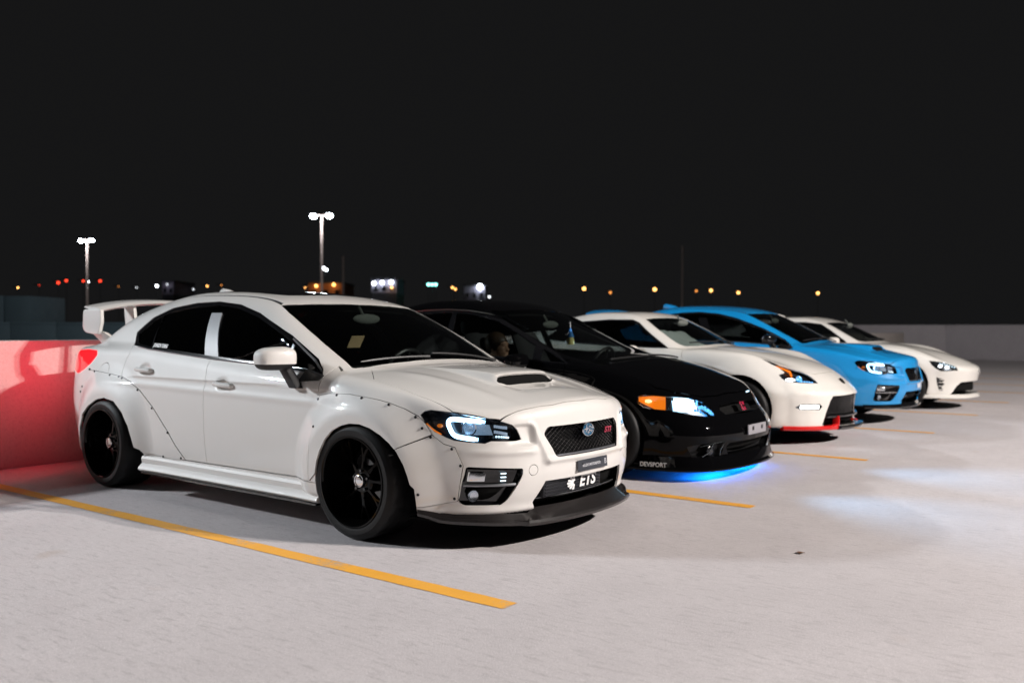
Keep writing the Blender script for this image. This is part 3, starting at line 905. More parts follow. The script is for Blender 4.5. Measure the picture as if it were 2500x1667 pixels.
# blue-grey parapet across the rear deck and the stair block at the left edge
p0, p1 = at(-200, 785.5, 34), at(700, 781.0, 34)
bw = empty('blue_parapet', (0, 0, 0)); tag(bw, 'long blue-grey parapet across the deck behind the low wall', 'wall')
d = (p1-p0); d.z = 0; L = d.length; d.normalize(); ang = math.atan2(d.y, d.x)
bw.location = (p0.x, p0.y, 0); bw.rotation_euler = (0, 0, ang); hz = p0.z
n = 8
for k in range(n):
    MB().box((L*(k+.5)/n, .12, hz/2-.05), (L/n-.02, .24, hz-.1)).build('wall_panel', M['concrete_blue'], bw, bevel=.01)
    MB().box((L*(k+.5)/n, .12, hz-.05), (L/n-.02, .30, .10)).build('coping', M['concrete_blue'], bw, bevel=.01)
a = at(-160, 718, 37); c = at(72, 722, 37)
sb = empty('stair_block', (a.x, a.y, 0)); sb.rotation_euler = (0, 0, ang); tag(sb, 'dark blue-grey stair block at the left edge behind the parapet', 'building')
L2 = (Vector((c.x, c.y, 0))-Vector((a.x, a.y, 0))).length
MB().box((L2*.36, 1.5, c.z/2), (L2*.715, 3.0, c.z)).build('wall', M['concrete_blue'], sb, bevel=.015)
MB().box((L2*.865, 1.5, c.z/2), (L2*.27, 2.9, c.z-.01)).build('wall', M['concrete_blue'], sb, bevel=.015)

# car-park lamp standards: pole, arms, two heads with their light inside
def lamp_standard(i, foot, h, aim, power, colr, label):
    r = empty('lamp_post', (foot[0], foot[1], 0)); tag(r, label, 'lamp post', 'car park lamp posts')
    MB().lathe([(.11, .6), (.075, h-.1), (0, h-.05)], 16).build('pole', M['pole'], r, smooth=True)
    MB().lathe([(0, 0), (.28, 0), (.28, .6), (0, .6)], 20).build('base', M['concrete'], r, smooth=True)
    dv = Vector(aim) - Vector((foot[0], foot[1], h)); az = math.atan2(dv.y, dv.x)
    MB().box((0, 0, h-.05), (.06, .9, .06), rot=(0, 0, az)).build('arm', M['pole'], r)
    for s in (-1, 1):
        off = Vector((-math.sin(az), math.cos(az), 0))*s*.42
        MB().box((off.x, off.y, h), (.55, .32, .07), rot=(0, 0, az)).build('lamp_head', M['pole'], r, bevel=.01)
        ld = bpy.data.lights.new('lamp_light', 'AREA'); ld.shape = 'RECTANGLE'; ld.size = .40; ld.size_y = .09
        ld.energy = power/2; ld.color = colr
        lo = bpy.data.objects.new('lamp_light', ld); COL.objects.link(lo); lo.parent = r
        lo.location = (off.x, off.y, h-.06); lo.rotation_euler = dv.to_track_quat('-Z', 'Y').to_euler()
        lo.rotation_euler = (Vector((dv.x, dv.y, dv.z*1.0))).to_track_quat('-Z', 'Y').to_euler()
for i, (foot, h, aim, pw, colr) in enumerate(LOT_LAMPS):
    lamp_standard(i, foot, h, aim, pw, colr, ['twin headed lamp post in front of the row of cars', 'twin headed lamp post behind the tail of the near white saloon', 'taller twin headed lamp post farther behind the near white saloon'][i])

# ---- lit lamp posts seen beyond the deck
def far_twin(px, py, depth, head_px, base_py, label, mh, tilt=0.0):
    top = at(px, py, depth); sc = depth/CAM_F
    r = empty('lamp_post', (top.x, top.y, 0), CAM_YAW); tag(r, label, 'lamp post', 'lit lamp posts beyond the deck')
    MB().lathe([(.12, -1.0), (.065, top.z), (0, top.z+.02)], 10).build('pole', M['pole'], r, smooth=True)
    w = head_px*sc
    MB().box((0, 0, top.z), (w*1.4, .08, .08)).build('arm', M['pole'], r)
    for s in (-1, 1):
        h = MB().box((s*w*1.12, 0, top.z+.05+s*tilt), (w*.9, .5, .16)).build('lamp_head', M['pole_dark'], r, bevel=.02)
        MB().ball((s*w*1.12, -.12, top.z-.06+s*tilt), (w*.46, .30, w*.33), 12).build('lamp_lens', mh, h, smooth=True)
far_twin(785.5, 526, 62, 17.5, 760, 'taller twin headed lamp post left of centre, white heads lit', M['lamp_on'], .02)
far_twin(212.6, 586, 74, 11.5, 760, 'shorter twin headed lamp post at far left, white heads lit', M['lamp_on'], .02)
# near lamp poles are lit by their own heads
for (px, py, dp) in ((785.5, 526, 62), (212.6, 586, 74)):
    p = at(px, py, dp)
    ld = bpy.data.lights.new('lamp_light', 'POINT'); ld.energy = 420; ld.shadow_soft_size = .2; ld.color = (.95, .9, .9)
    lo = bpy.data.objects.new('lamp_light', ld); COL.objects.link(lo); lo.location = p + Vector((.6, -.9, -.5))

def street_lamp(px, py, depth, rad_px, m, label, cat='street lamp', group='street lamps in the far town', n=1, dx=0):
    p = at(px, py, depth); sc = depth/CAM_F
    r = empty('street_lamp', (p.x, p.y, -1.0), CAM_YAW); tag(r, label, cat, group)
    MB().lathe([(.05, 0), (.03, p.z+1.0), (0, p.z+1.02)], 8).build('pole', M['pole_dark'], r, smooth=True)
    MB().box((-.5, 0, p.z+1.0+rad_px*sc), (1.2, .3, .15)).build('lamp_head', M['pole_dark'], r)
    MB().ball((0, -.02, p.z+1.0), rad_px*sc, 10).build('lamp_lens', m, r, smooth=True)
TOWN = [ # px, py, radius, material, label
    (790, 655, 3.4, 'lamp_small', 'white lamp cluster low on the skyline behind the taller twin lamp post'), (797, 659, 2.6, 'lamp_small', 'small white lamp just right of the cluster by the taller twin lamp post'),
    (214, 688, 3.0, 'lamp_small', 'white lamp at the foot of the shorter twin lamp post'),
    (43.6, 702, 2.2, 'lamp_amber', 'lone warm lamp at the far left of the skyline'),
    (289.6, 699, 1.3, 'lamp_amber_dim', 'tiny orange lamp right of the red signals'), (333.8, 702, 1.4, 'lamp_dim', 'tiny white lamp above the rear wing of the near saloon'),
    (383, 698, 2.8, 'lamp_small', 'bright white lamp left of the dim sign'), (404, 698, 2.2, 'lamp_small', 'bright white lamp in front of the dim sign'),
    (472, 706, 1.6, 'lamp_dim', 'faint pair of white lamps above the rear door'), (506, 698, 2.2, 'lamp_amber', 'orange lamp above the roof fin of the near saloon'), (540.5, 696, 1.6, 'lamp_amber_dim', 'small orange lamp right of the roof fin'),
    (745, 702, 1.8, 'lamp_amber', 'small orange lamp left of the brown lit wall'), (753, 699, 1.5, 'lamp_amber_dim', 'dim red-orange lamp left of the brown lit wall'),
    (1104.4, 702, 2.8, 'lamp_amber', 'left lamp of the close amber pair at centre'), (1112, 706, 2.4, 'lamp_amber', 'right lamp of the close amber pair at centre'),
    (1194.7, 724.5, 2.6, 'lamp_dim', 'small white lamp low above the black saloon'),
    (1426, 704.8, 4.0, 'lamp_amber', 'amber lamp right of centre, first of the loose row'), (1490, 714, 3.0, 'lamp_amber_dim', 'lower dim amber lamp, second of the loose row'), (1598.6, 706.4, 4.2, 'lamp_amber', 'brightest amber lamp of the loose row, left of the dark pole'),
    (1700, 710, 2.6, 'lamp_amber_dim', 'dimmest amber lamp of the loose row, right of the dark pole'), (1735.8, 709, 3.6, 'lamp_amber', 'amber lamp above the roof of the blue saloon'), (1802.7, 714.4, 3.4, 'lamp_amber', 'amber lamp above the blue saloon windscreen'),
    (1996.7, 715.5, 3.4, 'lamp_amber', 'last amber lamp at right, above the far white coupe')]
for px, py, r_, m_, lb in TOWN: street_lamp(px, py, 190, r_, M[m_], lb)
for j, (px, py, r_) in enumerate(((142.4, 690, 3.2), (162, 685, 3.0), (203.5, 686, 2.6), (244.5, 686, 3.0), (96, 696, 1.2))):
    street_lamp(px, py, 175, r_, M['lamp_red'], ['leftmost red traffic signal in the far town', 'second red traffic signal from the left in the far town', 'red traffic signal beside the shorter twin lamp post', 'red traffic signal right of the shorter twin lamp post', 'faintest and smallest red traffic signal at far left'][j], 'traffic signal', 'red traffic signals in the far town')
for j, px in enumerate((1046, 1055, 1064)):
    street_lamp(px, 694.5, 180, 3.3, M['lamp_teal'], ['left', 'middle', 'right'][j] + ' teal signal of the row of three at centre', 'traffic signal', 'teal traffic signals at centre')

def far_building(px0, px1, py0, depth, m, label, lamps, dpx=26, win=3):
    a, b = at(px0, py0, depth), at(px1, py0, depth); sc = depth/CAM_F
    r = empty('building', (a.x, a.y, -1.0), CAM_YAW); tag(r, label, 'building')
    w = (b-a).length; h = a.z+1.0
    MB().box((w/2, 6, h-1.3), (w, 12, 2.6)).build('wall', m, r)
    MB().box((w/2, 6, (h-2.6)/2), (w-.1, 11.9, h-2.6)).build('lower_wall', M['pole_dark'], r)  # dark colour stands in for the unlit part of the wall
    MB().box((w/2, 6, h+.15), (w+.4, 12.4, .3)).build('roof', M['pole_dark'], r)
    for k in range(win):
        x = w*(k+.5)/win
        f = MB().box((x, -.03, h-1.75), (w/win*.42, .08, .9)).build('window', M['pole_dark'], r)
        MB().box((x, -.08, h-1.75), (w/win*.36, .04, .75)).build('pane', M['window_dark'], f)
    for (px, py, rr, mm, pw, colr) in lamps:
        q = at(px, py, depth); x = (px-px0)*sc; z = q.z+1.0
        hd = MB().box((x, -.25, z+rr*sc), (.5, .5, .12)).build('wall_lamp', M['pole_dark'], r)
        MB().ball((x, -.4, z), rr*sc, 10).build('lamp_lens', M[mm], hd, smooth=True)
        ld = bpy.data.lights.new('lamp_light', 'POINT'); ld.energy = pw; ld.color = colr; ld.shadow_soft_size = .15
        lo = bpy.data.objects.new('lamp_light', ld); COL.objects.link(lo); lo.parent = r; lo.location = (x, -1.3, z-.3)
far_building(907, 968, 682, 170, M['wall_white'], 'pale flat roofed building with three white wall lamps', [(914, 691.5, 4, 'lamp_small', 9, (.85, .85, 1)), (934, 690, 4, 'lamp_small', 9, (.85, .85, 1)), (955.6, 689, 4, 'lamp_small', 9, (.85, .85, 1)), (957, 702, 2.6, 'lamp_amber', 14, (1, .6, .3))])
far_building(1132, 1184, 699, 170, M['wall_white'], 'low pale building with one glaring white lamp at its corner', [(1172, 700.5, 6.5, 'lamp_small', 14, (.9, .9, 1))])
far_building(752, 838, 692, 180, M['wall_brown'], 'brown walled building under orange lamps', [(773, 698, 3.6, 'lamp_amber', 45, (1, .45, .15)), (816, 695, 3.8, 'lamp_amber', 55, (1, .45, .15))])
far_building(396, 424, 688, 185, M['wall_white'], 'small dim pale shop building on the left skyline', [(410, 694, 1.5, 'lamp_dim', 14, (.9, .85, 1))], win=2)
# dark poles against the sky
for px, py, lb in ((1666, 600, 'tall dark pole rising behind the blue saloon'), (838, 625, 'faint dark pole right of the taller twin lamp post')):
    p = at(px, py, 95)
    o = MB().lathe([(.16, -1.0), (.12, p.z), (0, p.z+.02)], 10).build('utility_pole', M['pole'], smooth=True); o.location = (p.x, p.y, 0); tag(o, lb, 'pole')

# dead leaves and grit on the slab
def leaf(px, py, s, lab, rot):
    fwd = at(px, py, 1.0) - Vector(CAM_POS); t = -CAM_POS[2]/fwd.z; p = Vector(CAM_POS) + fwd*t
    b = MB()
    V = []; n = 9
    for k in range(n):
        u = k/(n-1); w = math.sin(math.pi*u)**.7*.42*s
        V += [(s*(u-.5), -w, .012*s*30*.1+.02*(u-.5)**2 + .25*w), (s*(u-.5), 0, .006), (s*(u-.5), w, .012*s*3+.2*w)]
    F = []
    for k in range(n-1): F += [(3*k, 3*k+3, 3*k+4, 3*k+1), (3*k+1, 3*k+4, 3*k+5, 3*k+2)]
    o = b.add(V, F).build('dead_leaf', M['leaf'], smooth=True); o.location = (p.x, p.y, .002); o.rotation_euler = (0, 0, rot); tag(o, lab, 'leaf')
leaf(1953.7, 1350.8, .045, 'small dry brown leaf on the open slab at right', .6)

def stain(px, py, lx, ly, rot, m):
    v = at(px, py, 1.0) - Vector(CAM_POS); t = -CAM_POS[2]/v.z; p = Vector(CAM_POS) + v*t
    o = MB().add([(-lx/2, -ly/2, 0), (lx/2, -ly/2, 0), (lx/2, ly/2, 0), (-lx/2, ly/2, 0)], [(0, 1, 2, 3)]).build('deck_stain', m)
    o.location = (p.x, p.y, .0045); o.rotation_euler = (0, 0, rot); tag(o, kind='structure')
stain(1515, 1605, .26, .10, .55, stain_mat('rust_stain', (.30, .13, .06), 3.1, 22))
stain(2345, 1640, .34, .14, .1, stain_mat('rust_stain_b', (.34, .17, .09), 7.7, 18))
stain(1850, 1527, .34, .16, .3, stain_mat('pale_scuff', (.62, .60, .60), 1.3, 20))
stain(1560, 1640, .5, .2, .2, stain_mat('pale_scuff_b', (.60, .58, .57), 5.2, 16))
stain(1450, 1306, .14, .07, .0, stain_mat('tan_spot', (.36, .24, .10), 2.2, 30))
stain(1380, 1500, 1.3, .55, .5, stain_mat('grey_smear', (.30, .28, .28), 9.4, 9))
stain(1990, 1590, 1.1, .5, .2, stain_mat('grey_smear_b', (.33, .30, .31), 4.9, 8))
stain(700, 1560, 1.2, .6, 2.6, stain_mat('grey_smear_c', (.33, .31, .30), 6.3, 8))

# ================================================================ saloon with hood scoop (near white wide-body car and the blue car)
GRILLE = rounded([(-.02, .628), (.335, .628), (.37, .593), (.305, .466), (-.02, .466)], .018)
DLO = [(.155, 1.026), (.10, 1.120), (.225, 1.228), (.418, 1.297), (.681, 1.329), (.940, 1.335), (1.212, 1.310), (1.486, 1.250), (1.718, 1.174), (1.892, 1.112), (2.050, 1.039), (2.185, .972), (2.293, .882), (2.231, .884), (1.631, .932), (1.172, .953), (.716, .982), (.390, 1.004), (.235, 1.018)]
HEADLAMP = [(3.056, .824, .698), (3.074, .816, .716), (3.107, .804, .725), (3.160, .782, .721), (3.223, .750, .713), (3.304, .699, .700), (3.369, .650, .686), (3.416, .601, .669), (3.451, .553, .649), (3.466, .528, .623), (3.478, .516, .587), (3.482, .513, .572), (3.468, .535, .567), (3.392, .653, .572), (3.370, .677, .560), (3.296, .731, .567), (3.235, .764, .574), (3.196, .781, .588), (3.136, .804, .616), (3.084, .819, .660)]
DRL = [(3.363, .664, .671), (3.31, .702, .677), (3.266, .738, .681), (3.225, .762, .684), (3.207, .769, .680), (3.198, .775, .665), (3.204, .773, .642), (3.212, .770, .625), (3.220, .767, .610), (3.232, .762, .598), (3.25, .753, .591), (3.295, .730, .584), (3.341, .697, .579)]
FOG = rounded([(.742, .440), (.52, .425), (.522, .392), (.582, .258), (.605, .234), (.735, .234), (.752, .255), (.752, .36)], .012)
INTAKE = [(-.02, .345), (.377, .345), (.432, .236), (.405, .168), (-.02, .168)]
WS = [(1.69, -.05), (1.69, 0), (1.672, .266), (1.632, .474), (1.588, .588), (1.713, .619), (1.924, .646), (2.109, .661), (2.319, .667), (2.372, .676), (2.40, .55), (2.425, .3), (2.432, 0), (2.432, -.05)]
HOODP = [(2.475, -.05), (2.475, 0), (2.465, .35), (2.440, .593), (2.638, .762), (2.852, .784), (3.021, .784), (3.130, .766), (3.183, .757), (3.219, .750), (3.30, .70), (3.37, .652), (3.413, .602), (3.433, .545), (3.456, .455), (3.503, .265), (3.522, .0), (3.522, -.05)]
DOORF = [(1.20, 1.0), (1.177, .95), (1.183, .887), (1.197, .838), (1.192, .68), (1.197, .5), (1.202, .385), (1.209, .279), (2.297, .288), (2.325, .594), (2.307, .746), (2.309, .816), (2.300, .87), (2.24, .93)]
DOORR = [(.12, 1.06), (.156, 1.015), (.172, .964), (.150, .901), (.158, .830), (.182, .803), (.306, .770), (.425, .713), (.588, .612), (.759, .468), (.856, .368), (.963, .277), (1.209, .279), (1.202, .385), (1.197, .5), (1.192, .68), (1.197, .838), (1.183, .887), (1.177, .95), (1.20, 1.0)]
DOORR_STOCK = [(.12, 1.06), (.156, 1.015), (.172, .964), (.150, .901), (.162, .80), (.24, .66), (.36, .52), (.42, .40), (.46, .279), (1.209, .279), (1.202, .385), (1.197, .5), (1.192, .68), (1.197, .838), (1.183, .887), (1.177, .95), (1.20, 1.0)]
FLARER = [(.182, .803), (.306, .770), (.425, .713), (.588, .612), (.759, .468), (.856, .368), (.963, .277), (.80, .268), (.507, .285), (.42, .31), (.3, .4), (-.2, .5), (-.33, .5), (-.47, .60), (-.512, .664), (-.461, .73), (-.344, .832), (-.25, .832), (.033, .817)]
FLAREF = [(2.307, .770), (2.411, .784), (2.583, .789), (2.695, .780), (2.791, .770), (2.876, .753), (2.966, .726), (3.046, .690), (3.086, .655), (3.122, .598), (2.963, .522), (2.9, .45), (2.45, .45), (2.36, .335), (2.305, .288), (2.330, .594)]
FLAREB = [(3.125, .595), (3.187, .553), (3.243, .537), (3.285, .444), (3.277, .389), (3.252, .259), (3.10, .225), (3.03, .225), (3.0, .35), (2.9, .45), (2.963, .520)]
ARCHF = [(2.36, .05), (2.358, .30), (2.366, .36), (2.380, .41), (2.409, .472), (2.452, .538), (2.506, .588), (2.573, .620), (2.640, .636), (2.717, .637), (2.792, .620), (2.864, .588), (2.924, .549), (2.972, .505), (3.012, .442), (3.035, .384), (3.047, .340), (3.066, .320), (3.069, .266), (3.067, .05)]
ARCHR = [(-.36, .05), (-.36, .40), (-.294, .508), (-.202, .574), (-.064, .633), (.054, .650), (.191, .632), (.296, .563), (.370, .470), (.405, .386), (.423, .322), (.469, .306), (.491, .276), (.486, .05)]
def arch_round(cx, r, cz=.31): return [(cx+r*math.cos(t), cz+r*math.sin(t)) for t in np.linspace(-.35, math.pi+.35, 40)] + [(cx-r*.93, .03), (cx+r*.93, .03)]

def hero_spec(flare=.055):
    arch = lambda x, z, cx: np.sqrt((x-cx)**2 + (z-.31)**2)
    def bump(x, z):
        r1, r0 = arch(x, z, 2.65), arch(x, z, 0.0)
        b = (flare+.012) * ((1-sstep(.36, .56, r1)) + (1-sstep(.36, .60, r0)))
        if flare > .03:            # riveted-on flares stand a few millimetres proud along their edge
            q = np.broadcast_arrays(x, z); P = np.stack([q[0].ravel(), q[1].ravel()], 1)
            pass
        # character line and hand recesses
        b = b + .006*np.exp(-((z-(.725+.018*(2.3-x)))/.022)**2)*sstep(-.2, .3, x)*(1-sstep(2.2, 2.7, x))
        for cx, cz in ((.44, .862), (1.385, .797)):
            b = b - .020*np.exp(-(((x-cx)/.060)**2 + ((z-cz)/.034)**2)**2)
        return b
    def topbump(x, a):
        w = 1-sstep(.235, .29, a)
        ramp = np.interp(x, [2.45, 2.70, 2.90, 3.060, 3.085, 3.150], [0, .009, .028, .040, .038, 0])
        b = w*ramp
        b = b - .014*(1-sstep(.20, .30, a))*sstep(3.12, 3.17, x)*(1-sstep(3.18, 3.36, x))     # shelf ahead of the scoop
        b = b + .008*np.exp(-((a-(.50+.06*(3.0-x)))/.05)**2)*sstep(2.5, 2.8, x)*(1-sstep(3.2, 3.5, x))
        return b
    def frontbump(a, z):
        b = .015*np.exp(-((np.abs(a)-.405-.35*(z-.55))/.020)**2)*sstep(.42, .46, z)*(1-sstep(.63, .67, z))   # raised grille frame
        t = np.clip((.53-a)/.10, 0, 1)*sstep(.395, .43, a)*(1-sstep(.51, .55, a))
        b = b - .022*sstep(.535, .555, z)*(1-sstep(.63, .655, z))*sstep(.425, .45, a)*(1-sstep(.50, .60, a))
        b = b + .016*np.exp(-((z-.512)/.020)**2)*sstep(.40, .48, a)*(1-sstep(.68, .76, a)) + .012*np.exp(-((z-.452)/.016)**2)*(1-sstep(.36, .42, a))                # ledge under the lamp
        b = b + .010*np.exp(-((z-.20)/.025)**2)
        return b
    return dict(
        plan=curve((-1.05, .76), (-.75, .82), (-.45, .865), (0, .885), (1.3, .895), (2.2, .895), (2.7, .89), (3.1, .88), (3.6, .85)),
        sec=curve((.1, -.08), (.2, -.035), (.3, -.015), (.45, -.003), (.6, 0), (.68, -.001), (.76, -.008), (.85, -.025), (.95, -.055), (1.05, -.09)),
        top=curve((-1.1, 1.0), (-.7, 1.03), (-.3, 1.06), (.3, 1.06), (.6, 1.03), (1.1, .995), (1.6, .96), (2.2, .935), (2.5, .925), (2.8, .9), (3.1, .855), (3.3, .812), (3.5, .765), (3.65, .715)),
        crown=curve((-1, .03), (.3, .03), (1.5, .03), (2.3, .035), (3.05, .075), (3.45, .12), (3.7, .14)),
        bot=curve((-1.0, .3), (-.6, .24), (0, .2), (2.65, .2), (3.2, .17), (3.6, .19)),
        xf=curve((.1, 3.51), (.2, 3.54), (.3, 3.575), (.40, 3.59), (.5, 3.585), (.6, 3.562), (.7, 3.55), (.85, 3.53)),
        fc=curve((0, 0), (.2, .012), (.4, .05), (.575, .118), (.68, .205), (.76, .325), (.82, .475), (.87, .71), (.92, 1.15)),
        xr=curve((.15, -.82), (.35, -.93), (.5, -.98), (.65, -.99), (.8, -.97), (1.0, -.95), (1.1, -.94)),
        rc=curve((0, 0), (.4, .02), (.6, .07), (.7, .16), (.8, .28), (.86, .46), (.92, .9)),
        g0=curve((-.8, .70), (0, .79), (.5, .82), (1.5, .825), (2.4, .80)), gs=.58,
        hg=curve((-1.0, .89), (-.75, 1.01), (-.5, 1.15), (-.2, 1.29), (.1, 1.37), (.4, 1.418), (.7, 1.43), (1.0, 1.424), (1.2, 1.412), (1.4, 1.39), (1.6, 1.35), (1.9, 1.222), (2.2, 1.075), (2.45, .945), (2.8, .755)),
        gc=.045, wsc=.03, kg=.07, bump=bump, topbump=topbump, frontbump=frontbump)

LO, HI = (-1.12, 0, .10), (3.78, 1.06, 1.50)

def surf_mx(p, n, x=(1, 0, 0)): return basis(p, x, n)

def emblem_oval(parent, p, n, w, h):
    mx = basis(p, (0, 1, 0), n)
    e = MB().lathe([(0, .004), (.85, .004), (.93, .006), (1.0, .004), (1.0, 0), (.9, -.006)], 40, mx @ Matrix.Diagonal((w, h, 1, 1)))
    o = e.build('emblem', mat('emblem_blue', (.03, .12, .22), .12, coat=1.0), parent, smooth=True)
    st = MB()
    def star(cx, cy, r):
        P = []
        for k in range(8):
            a = math.pi*k/4; q = r if k % 2 == 0 else r*.22
            P.append((cx+q*math.cos(a)*1.15, cy+q*math.sin(a)))
        st.prism(P, .004, .009, mx)
    star(-w*.36, h*.10, w*.46)
    for cx, cy in ((.22, .42), (.62, .28), (.18, -.18), (.55, -.28), (-.05, -.5)): star(cx*w, cy*h, w*.24)
    st.build('emblem_stars', M['chrome'], o)
    rg = MB().tube([(w*math.cos(t), h*math.sin(t), .005) for t in np.linspace(0, 2*math.pi, 40, endpoint=False)], .0025, 6, True, mx); rg.build('emblem_ring', M['chrome'], o, smooth=True)

def lattice(poly, proj_fn, step, r, ang):
    """bars clipped to a closed outline: list of segments"""
    P = np.asarray(poly, float); out = []
    for a in ang:
        d = np.array([math.cos(a), math.sin(a)]); nrm = np.array([-d[1], d[0]])
        c = P @ nrm
        for o in np.arange(c.min()+step*.5, c.max(), step):
            ts = []
            for i in range(len(P)):
                p, q = P[i], P[(i+1) % len(P)]; e0, e1 = p @ nrm-o, q @ nrm-o
                if (e0 < 0) != (e1 < 0): t = e0/(e0-e1); ts.append((p+(q-p)*t) @ d)
            ts.sort()
            for u, v in zip(ts[::2], ts[1::2]):
                if v-u > .01: out.append((nrm*o+d*u, nrm*o+d*v))
    return out

def mirror_poly(poly):
    """half outline starting and ending near a = 0 -> whole outline over y"""
    P = [(a, z) for a, z in poly if a > 0]
    return [(-a, z) for a, z in P] + [(a, z) for a, z in P[::-1]]

def scoop_saloon(name, loc, rz, label, group, wide, paintm, dz, lit, near, h):
    car = empty(name, loc, rz); tag(car, label, 'car', group)
    body = car
    S = Skin(hero_spec(.055 if wide else .006), LO, HI, h)
    if dz:                                         # taller ride height: lift every body part, not the wheels
        body = bpy.data.objects.new('body_shell', None); COL.objects.link(body); body.parent = car; body.location = (0, 0, dz)
        bpy.data.objects.remove(body); body = car
        S.V[:, 2] += 0
    f = S.f
    archF, archR = (ARCHF, ARCHR) if wide else (arch_round(2.65, .345), arch_round(0, .345))
    for A in (archF, archR): S.cut(A, 'side', lambda C: (np.abs(C[:, 1]) > .56) & (C[:, 2] < .75), fine=.004)
    G = .0036
    hd = [((x-a)*.70711, z) for x, a, z in HEADLAMP]
    lensT = S.cut(hd, 'diag', lambda C: (C[:, 0] > 2.95) & (C[:, 2] > .5) & (C[:, 2] < .8), gap=.004, fine=.0025)
    grT = S.cut(GRILLE, 'front', lambda C: (C[:, 0] > 3.3), fine=.003)
    fogT = S.cut(FOG, 'front', lambda C: (C[:, 0] > 3.1), fine=.003)
    inT = S.cut(INTAKE, 'front', lambda C: (C[:, 0] > 3.3), fine=.003)
    wsT = S.cut(rounded(WS, .02), 'top', lambda C: (C[:, 2] > .88), gap=.0, fine=.004)
    dloT = S.cut(DLO, 'side', lambda C: (C[:, 2] > .84) & (np.abs(C[:, 1]) > .45), gap=.0, fine=.003)
    rwT = S.cut(rounded([(.16, -.1), (.15, .30), (.13, .46), (-.05, .52), (-.42, .58), (-.50, .52), (-.54, .3), (-.55, -.1)], .04), 'top', lambda C: C[:, 2] > 1.05, gap=.0, fine=.006)
    hoodT = S.cut(HOODP, 'top', lambda C: (C[:, 2] > .64) & (C[:, 0] > 2.4), gap=G)
    # scoop mouth: front faces of the bulge
    scT, hoodT = S.cut(rounded([(3.096, -.05), (3.094, .19), (3.100, .238), (3.115, .264), (3.132, .264), (3.146, .235), (3.154, .19), (3.160, -.05)], [.0, .03, .02, .012, .012, .02, .02, 0]), 'top', lambda C: C[:, 2] > .7, T=hoodT, fine=.003)
    sunT = S.cut(rounded([(.45, -.1), (.45, .44), (1.28, .437), (1.40, .40), (1.455, .28), (1.46, .12), (1.435, -.02), (1.43, -.1)], .05), 'top', lambda C: C[:, 2] > 1.3, gap=.004) if near else None
    molT = S.cut([(1.590, .585), (1.45, .562), (1.2, .549), (.6, .540), (0, .538), (0, .526), (.6, .527), (1.2, .530), (1.45, .538), (1.575, .552)], 'top', lambda C: C[:, 2] > 1.2, fine=.003)
    tailT = S.cut(rounded([(-.33, .979), (-.295, .948), (-.355, .888), (-.448, .841), (-.575, .802), (-.68, .815), (-.76, .90), (-.74, .975), (-.5, .985)], .015), 'side', lambda C: (C[:, 0] < -.2) & (C[:, 2] > .7), gap=.004)
    fl = []
    if wide:
        fl = [S.cut(P, 'side', lambda C: np.abs(C[:, 1]) > .60, gap=G) for P in (FLARER, FLAREF, FLAREB)]
    fuelT = S.cut([(-.115+.085*math.cos(t), .812+.082*math.sin(t)) for t in np.linspace(0, 2*math.pi, 40, endpoint=False)], 'side', lambda C: (np.abs(C[:, 1]) > .7), gap=.004, fine=.003)
    dF = S.cut(DOORF, 'side', lambda C: (np.abs(C[:, 1]) > .6) & (C[:, 2] < 1.02), gap=G)
    dR = S.cut(DOORR if wide else DOORR_STOCK, 'side', lambda C: (np.abs(C[:, 1]) > .6) & (C[:, 2] < 1.04), gap=G)
    hatT = S.cut([(.46+.028*math.cos(t), .411+.028*math.sin(t)) for t in np.linspace(0, 2*math.pi, 32, endpoint=False)], 'front', lambda C: C[:, 0] > 3.3, gap=.003, fine=.0025)
    fendT = S.cut([(2.312, .93), (2.309, .816), (2.307, .60), (3.06, .60), (3.09, .66), (3.24, .69), (3.24, 1.0), (2.56, 1.0), (2.405, .93), (2.36, .905)], 'side', lambda C: (np.abs(C[:, 1]) > .55) & (C[:, 0] > 2.25) & (C[:, 2] > .62), gap=.004)
    skirtT = S.cut([(.45, .27), (2.36, .283), (2.36, .10), (.45, .10)], 'side', lambda C: (np.abs(C[:, 1]) > .5), gap=.004)
    bumT = S.take(lambda C: (C[:, 0] > 2.95) & (C[:, 2] < .80))
    (S.T, bumT), undT = S.under(S.T, bumT); S.obj('underbody', undT, M['dark'], body, 'B', depth=0)
    # ---- painted panels
    S.obj('body', S.T, paintm, body, 'B')
    S.obj('hood', hoodT, paintm, body, 'B')
    S.obj('front_bumper', bumT, paintm, body, 'B')
    for T in (fendT,): S.pair('fender', T, paintm, body)
    S.pair('front_door', dF, paintm, body); S.pair('rear_door', dR, paintm, body)
    S.pair('fuel_door' if False else 'fuel_flap', fuelT, paintm, body)[1].hide_render = False
    S.pair('tow_hook_cover', hatT, paintm, body)
    S.pair('sill_panel', skirtT, paintm if wide else M['gloss_black'], body)
    if wide:
        S.pair('rear_flare', fl[0], paintm, body, offset=.004, depth=.014); S.pair('front_flare', fl[1], paintm, body, offset=.004, depth=.014); S.pair('bumper_flare', fl[2], paintm, body, offset=.004, depth=.014)
    S.pair('roof_moulding', molT, M['satin_black'], body, offset=-.004)
    if sunT is not None: S.obj('sunroof', sunT, M['roof_glass'], body, 'B', depth=.006)
    # ---- glass
    S.obj('windscreen', wsT, M['screen_glass'], body, 'B', depth=0, offset=-.004)
    # black border and wipers
    S.obj('rear_window', rwT, M['side_glass'], body, 'B', depth=0, offset=-.003)
    Vs = S.V
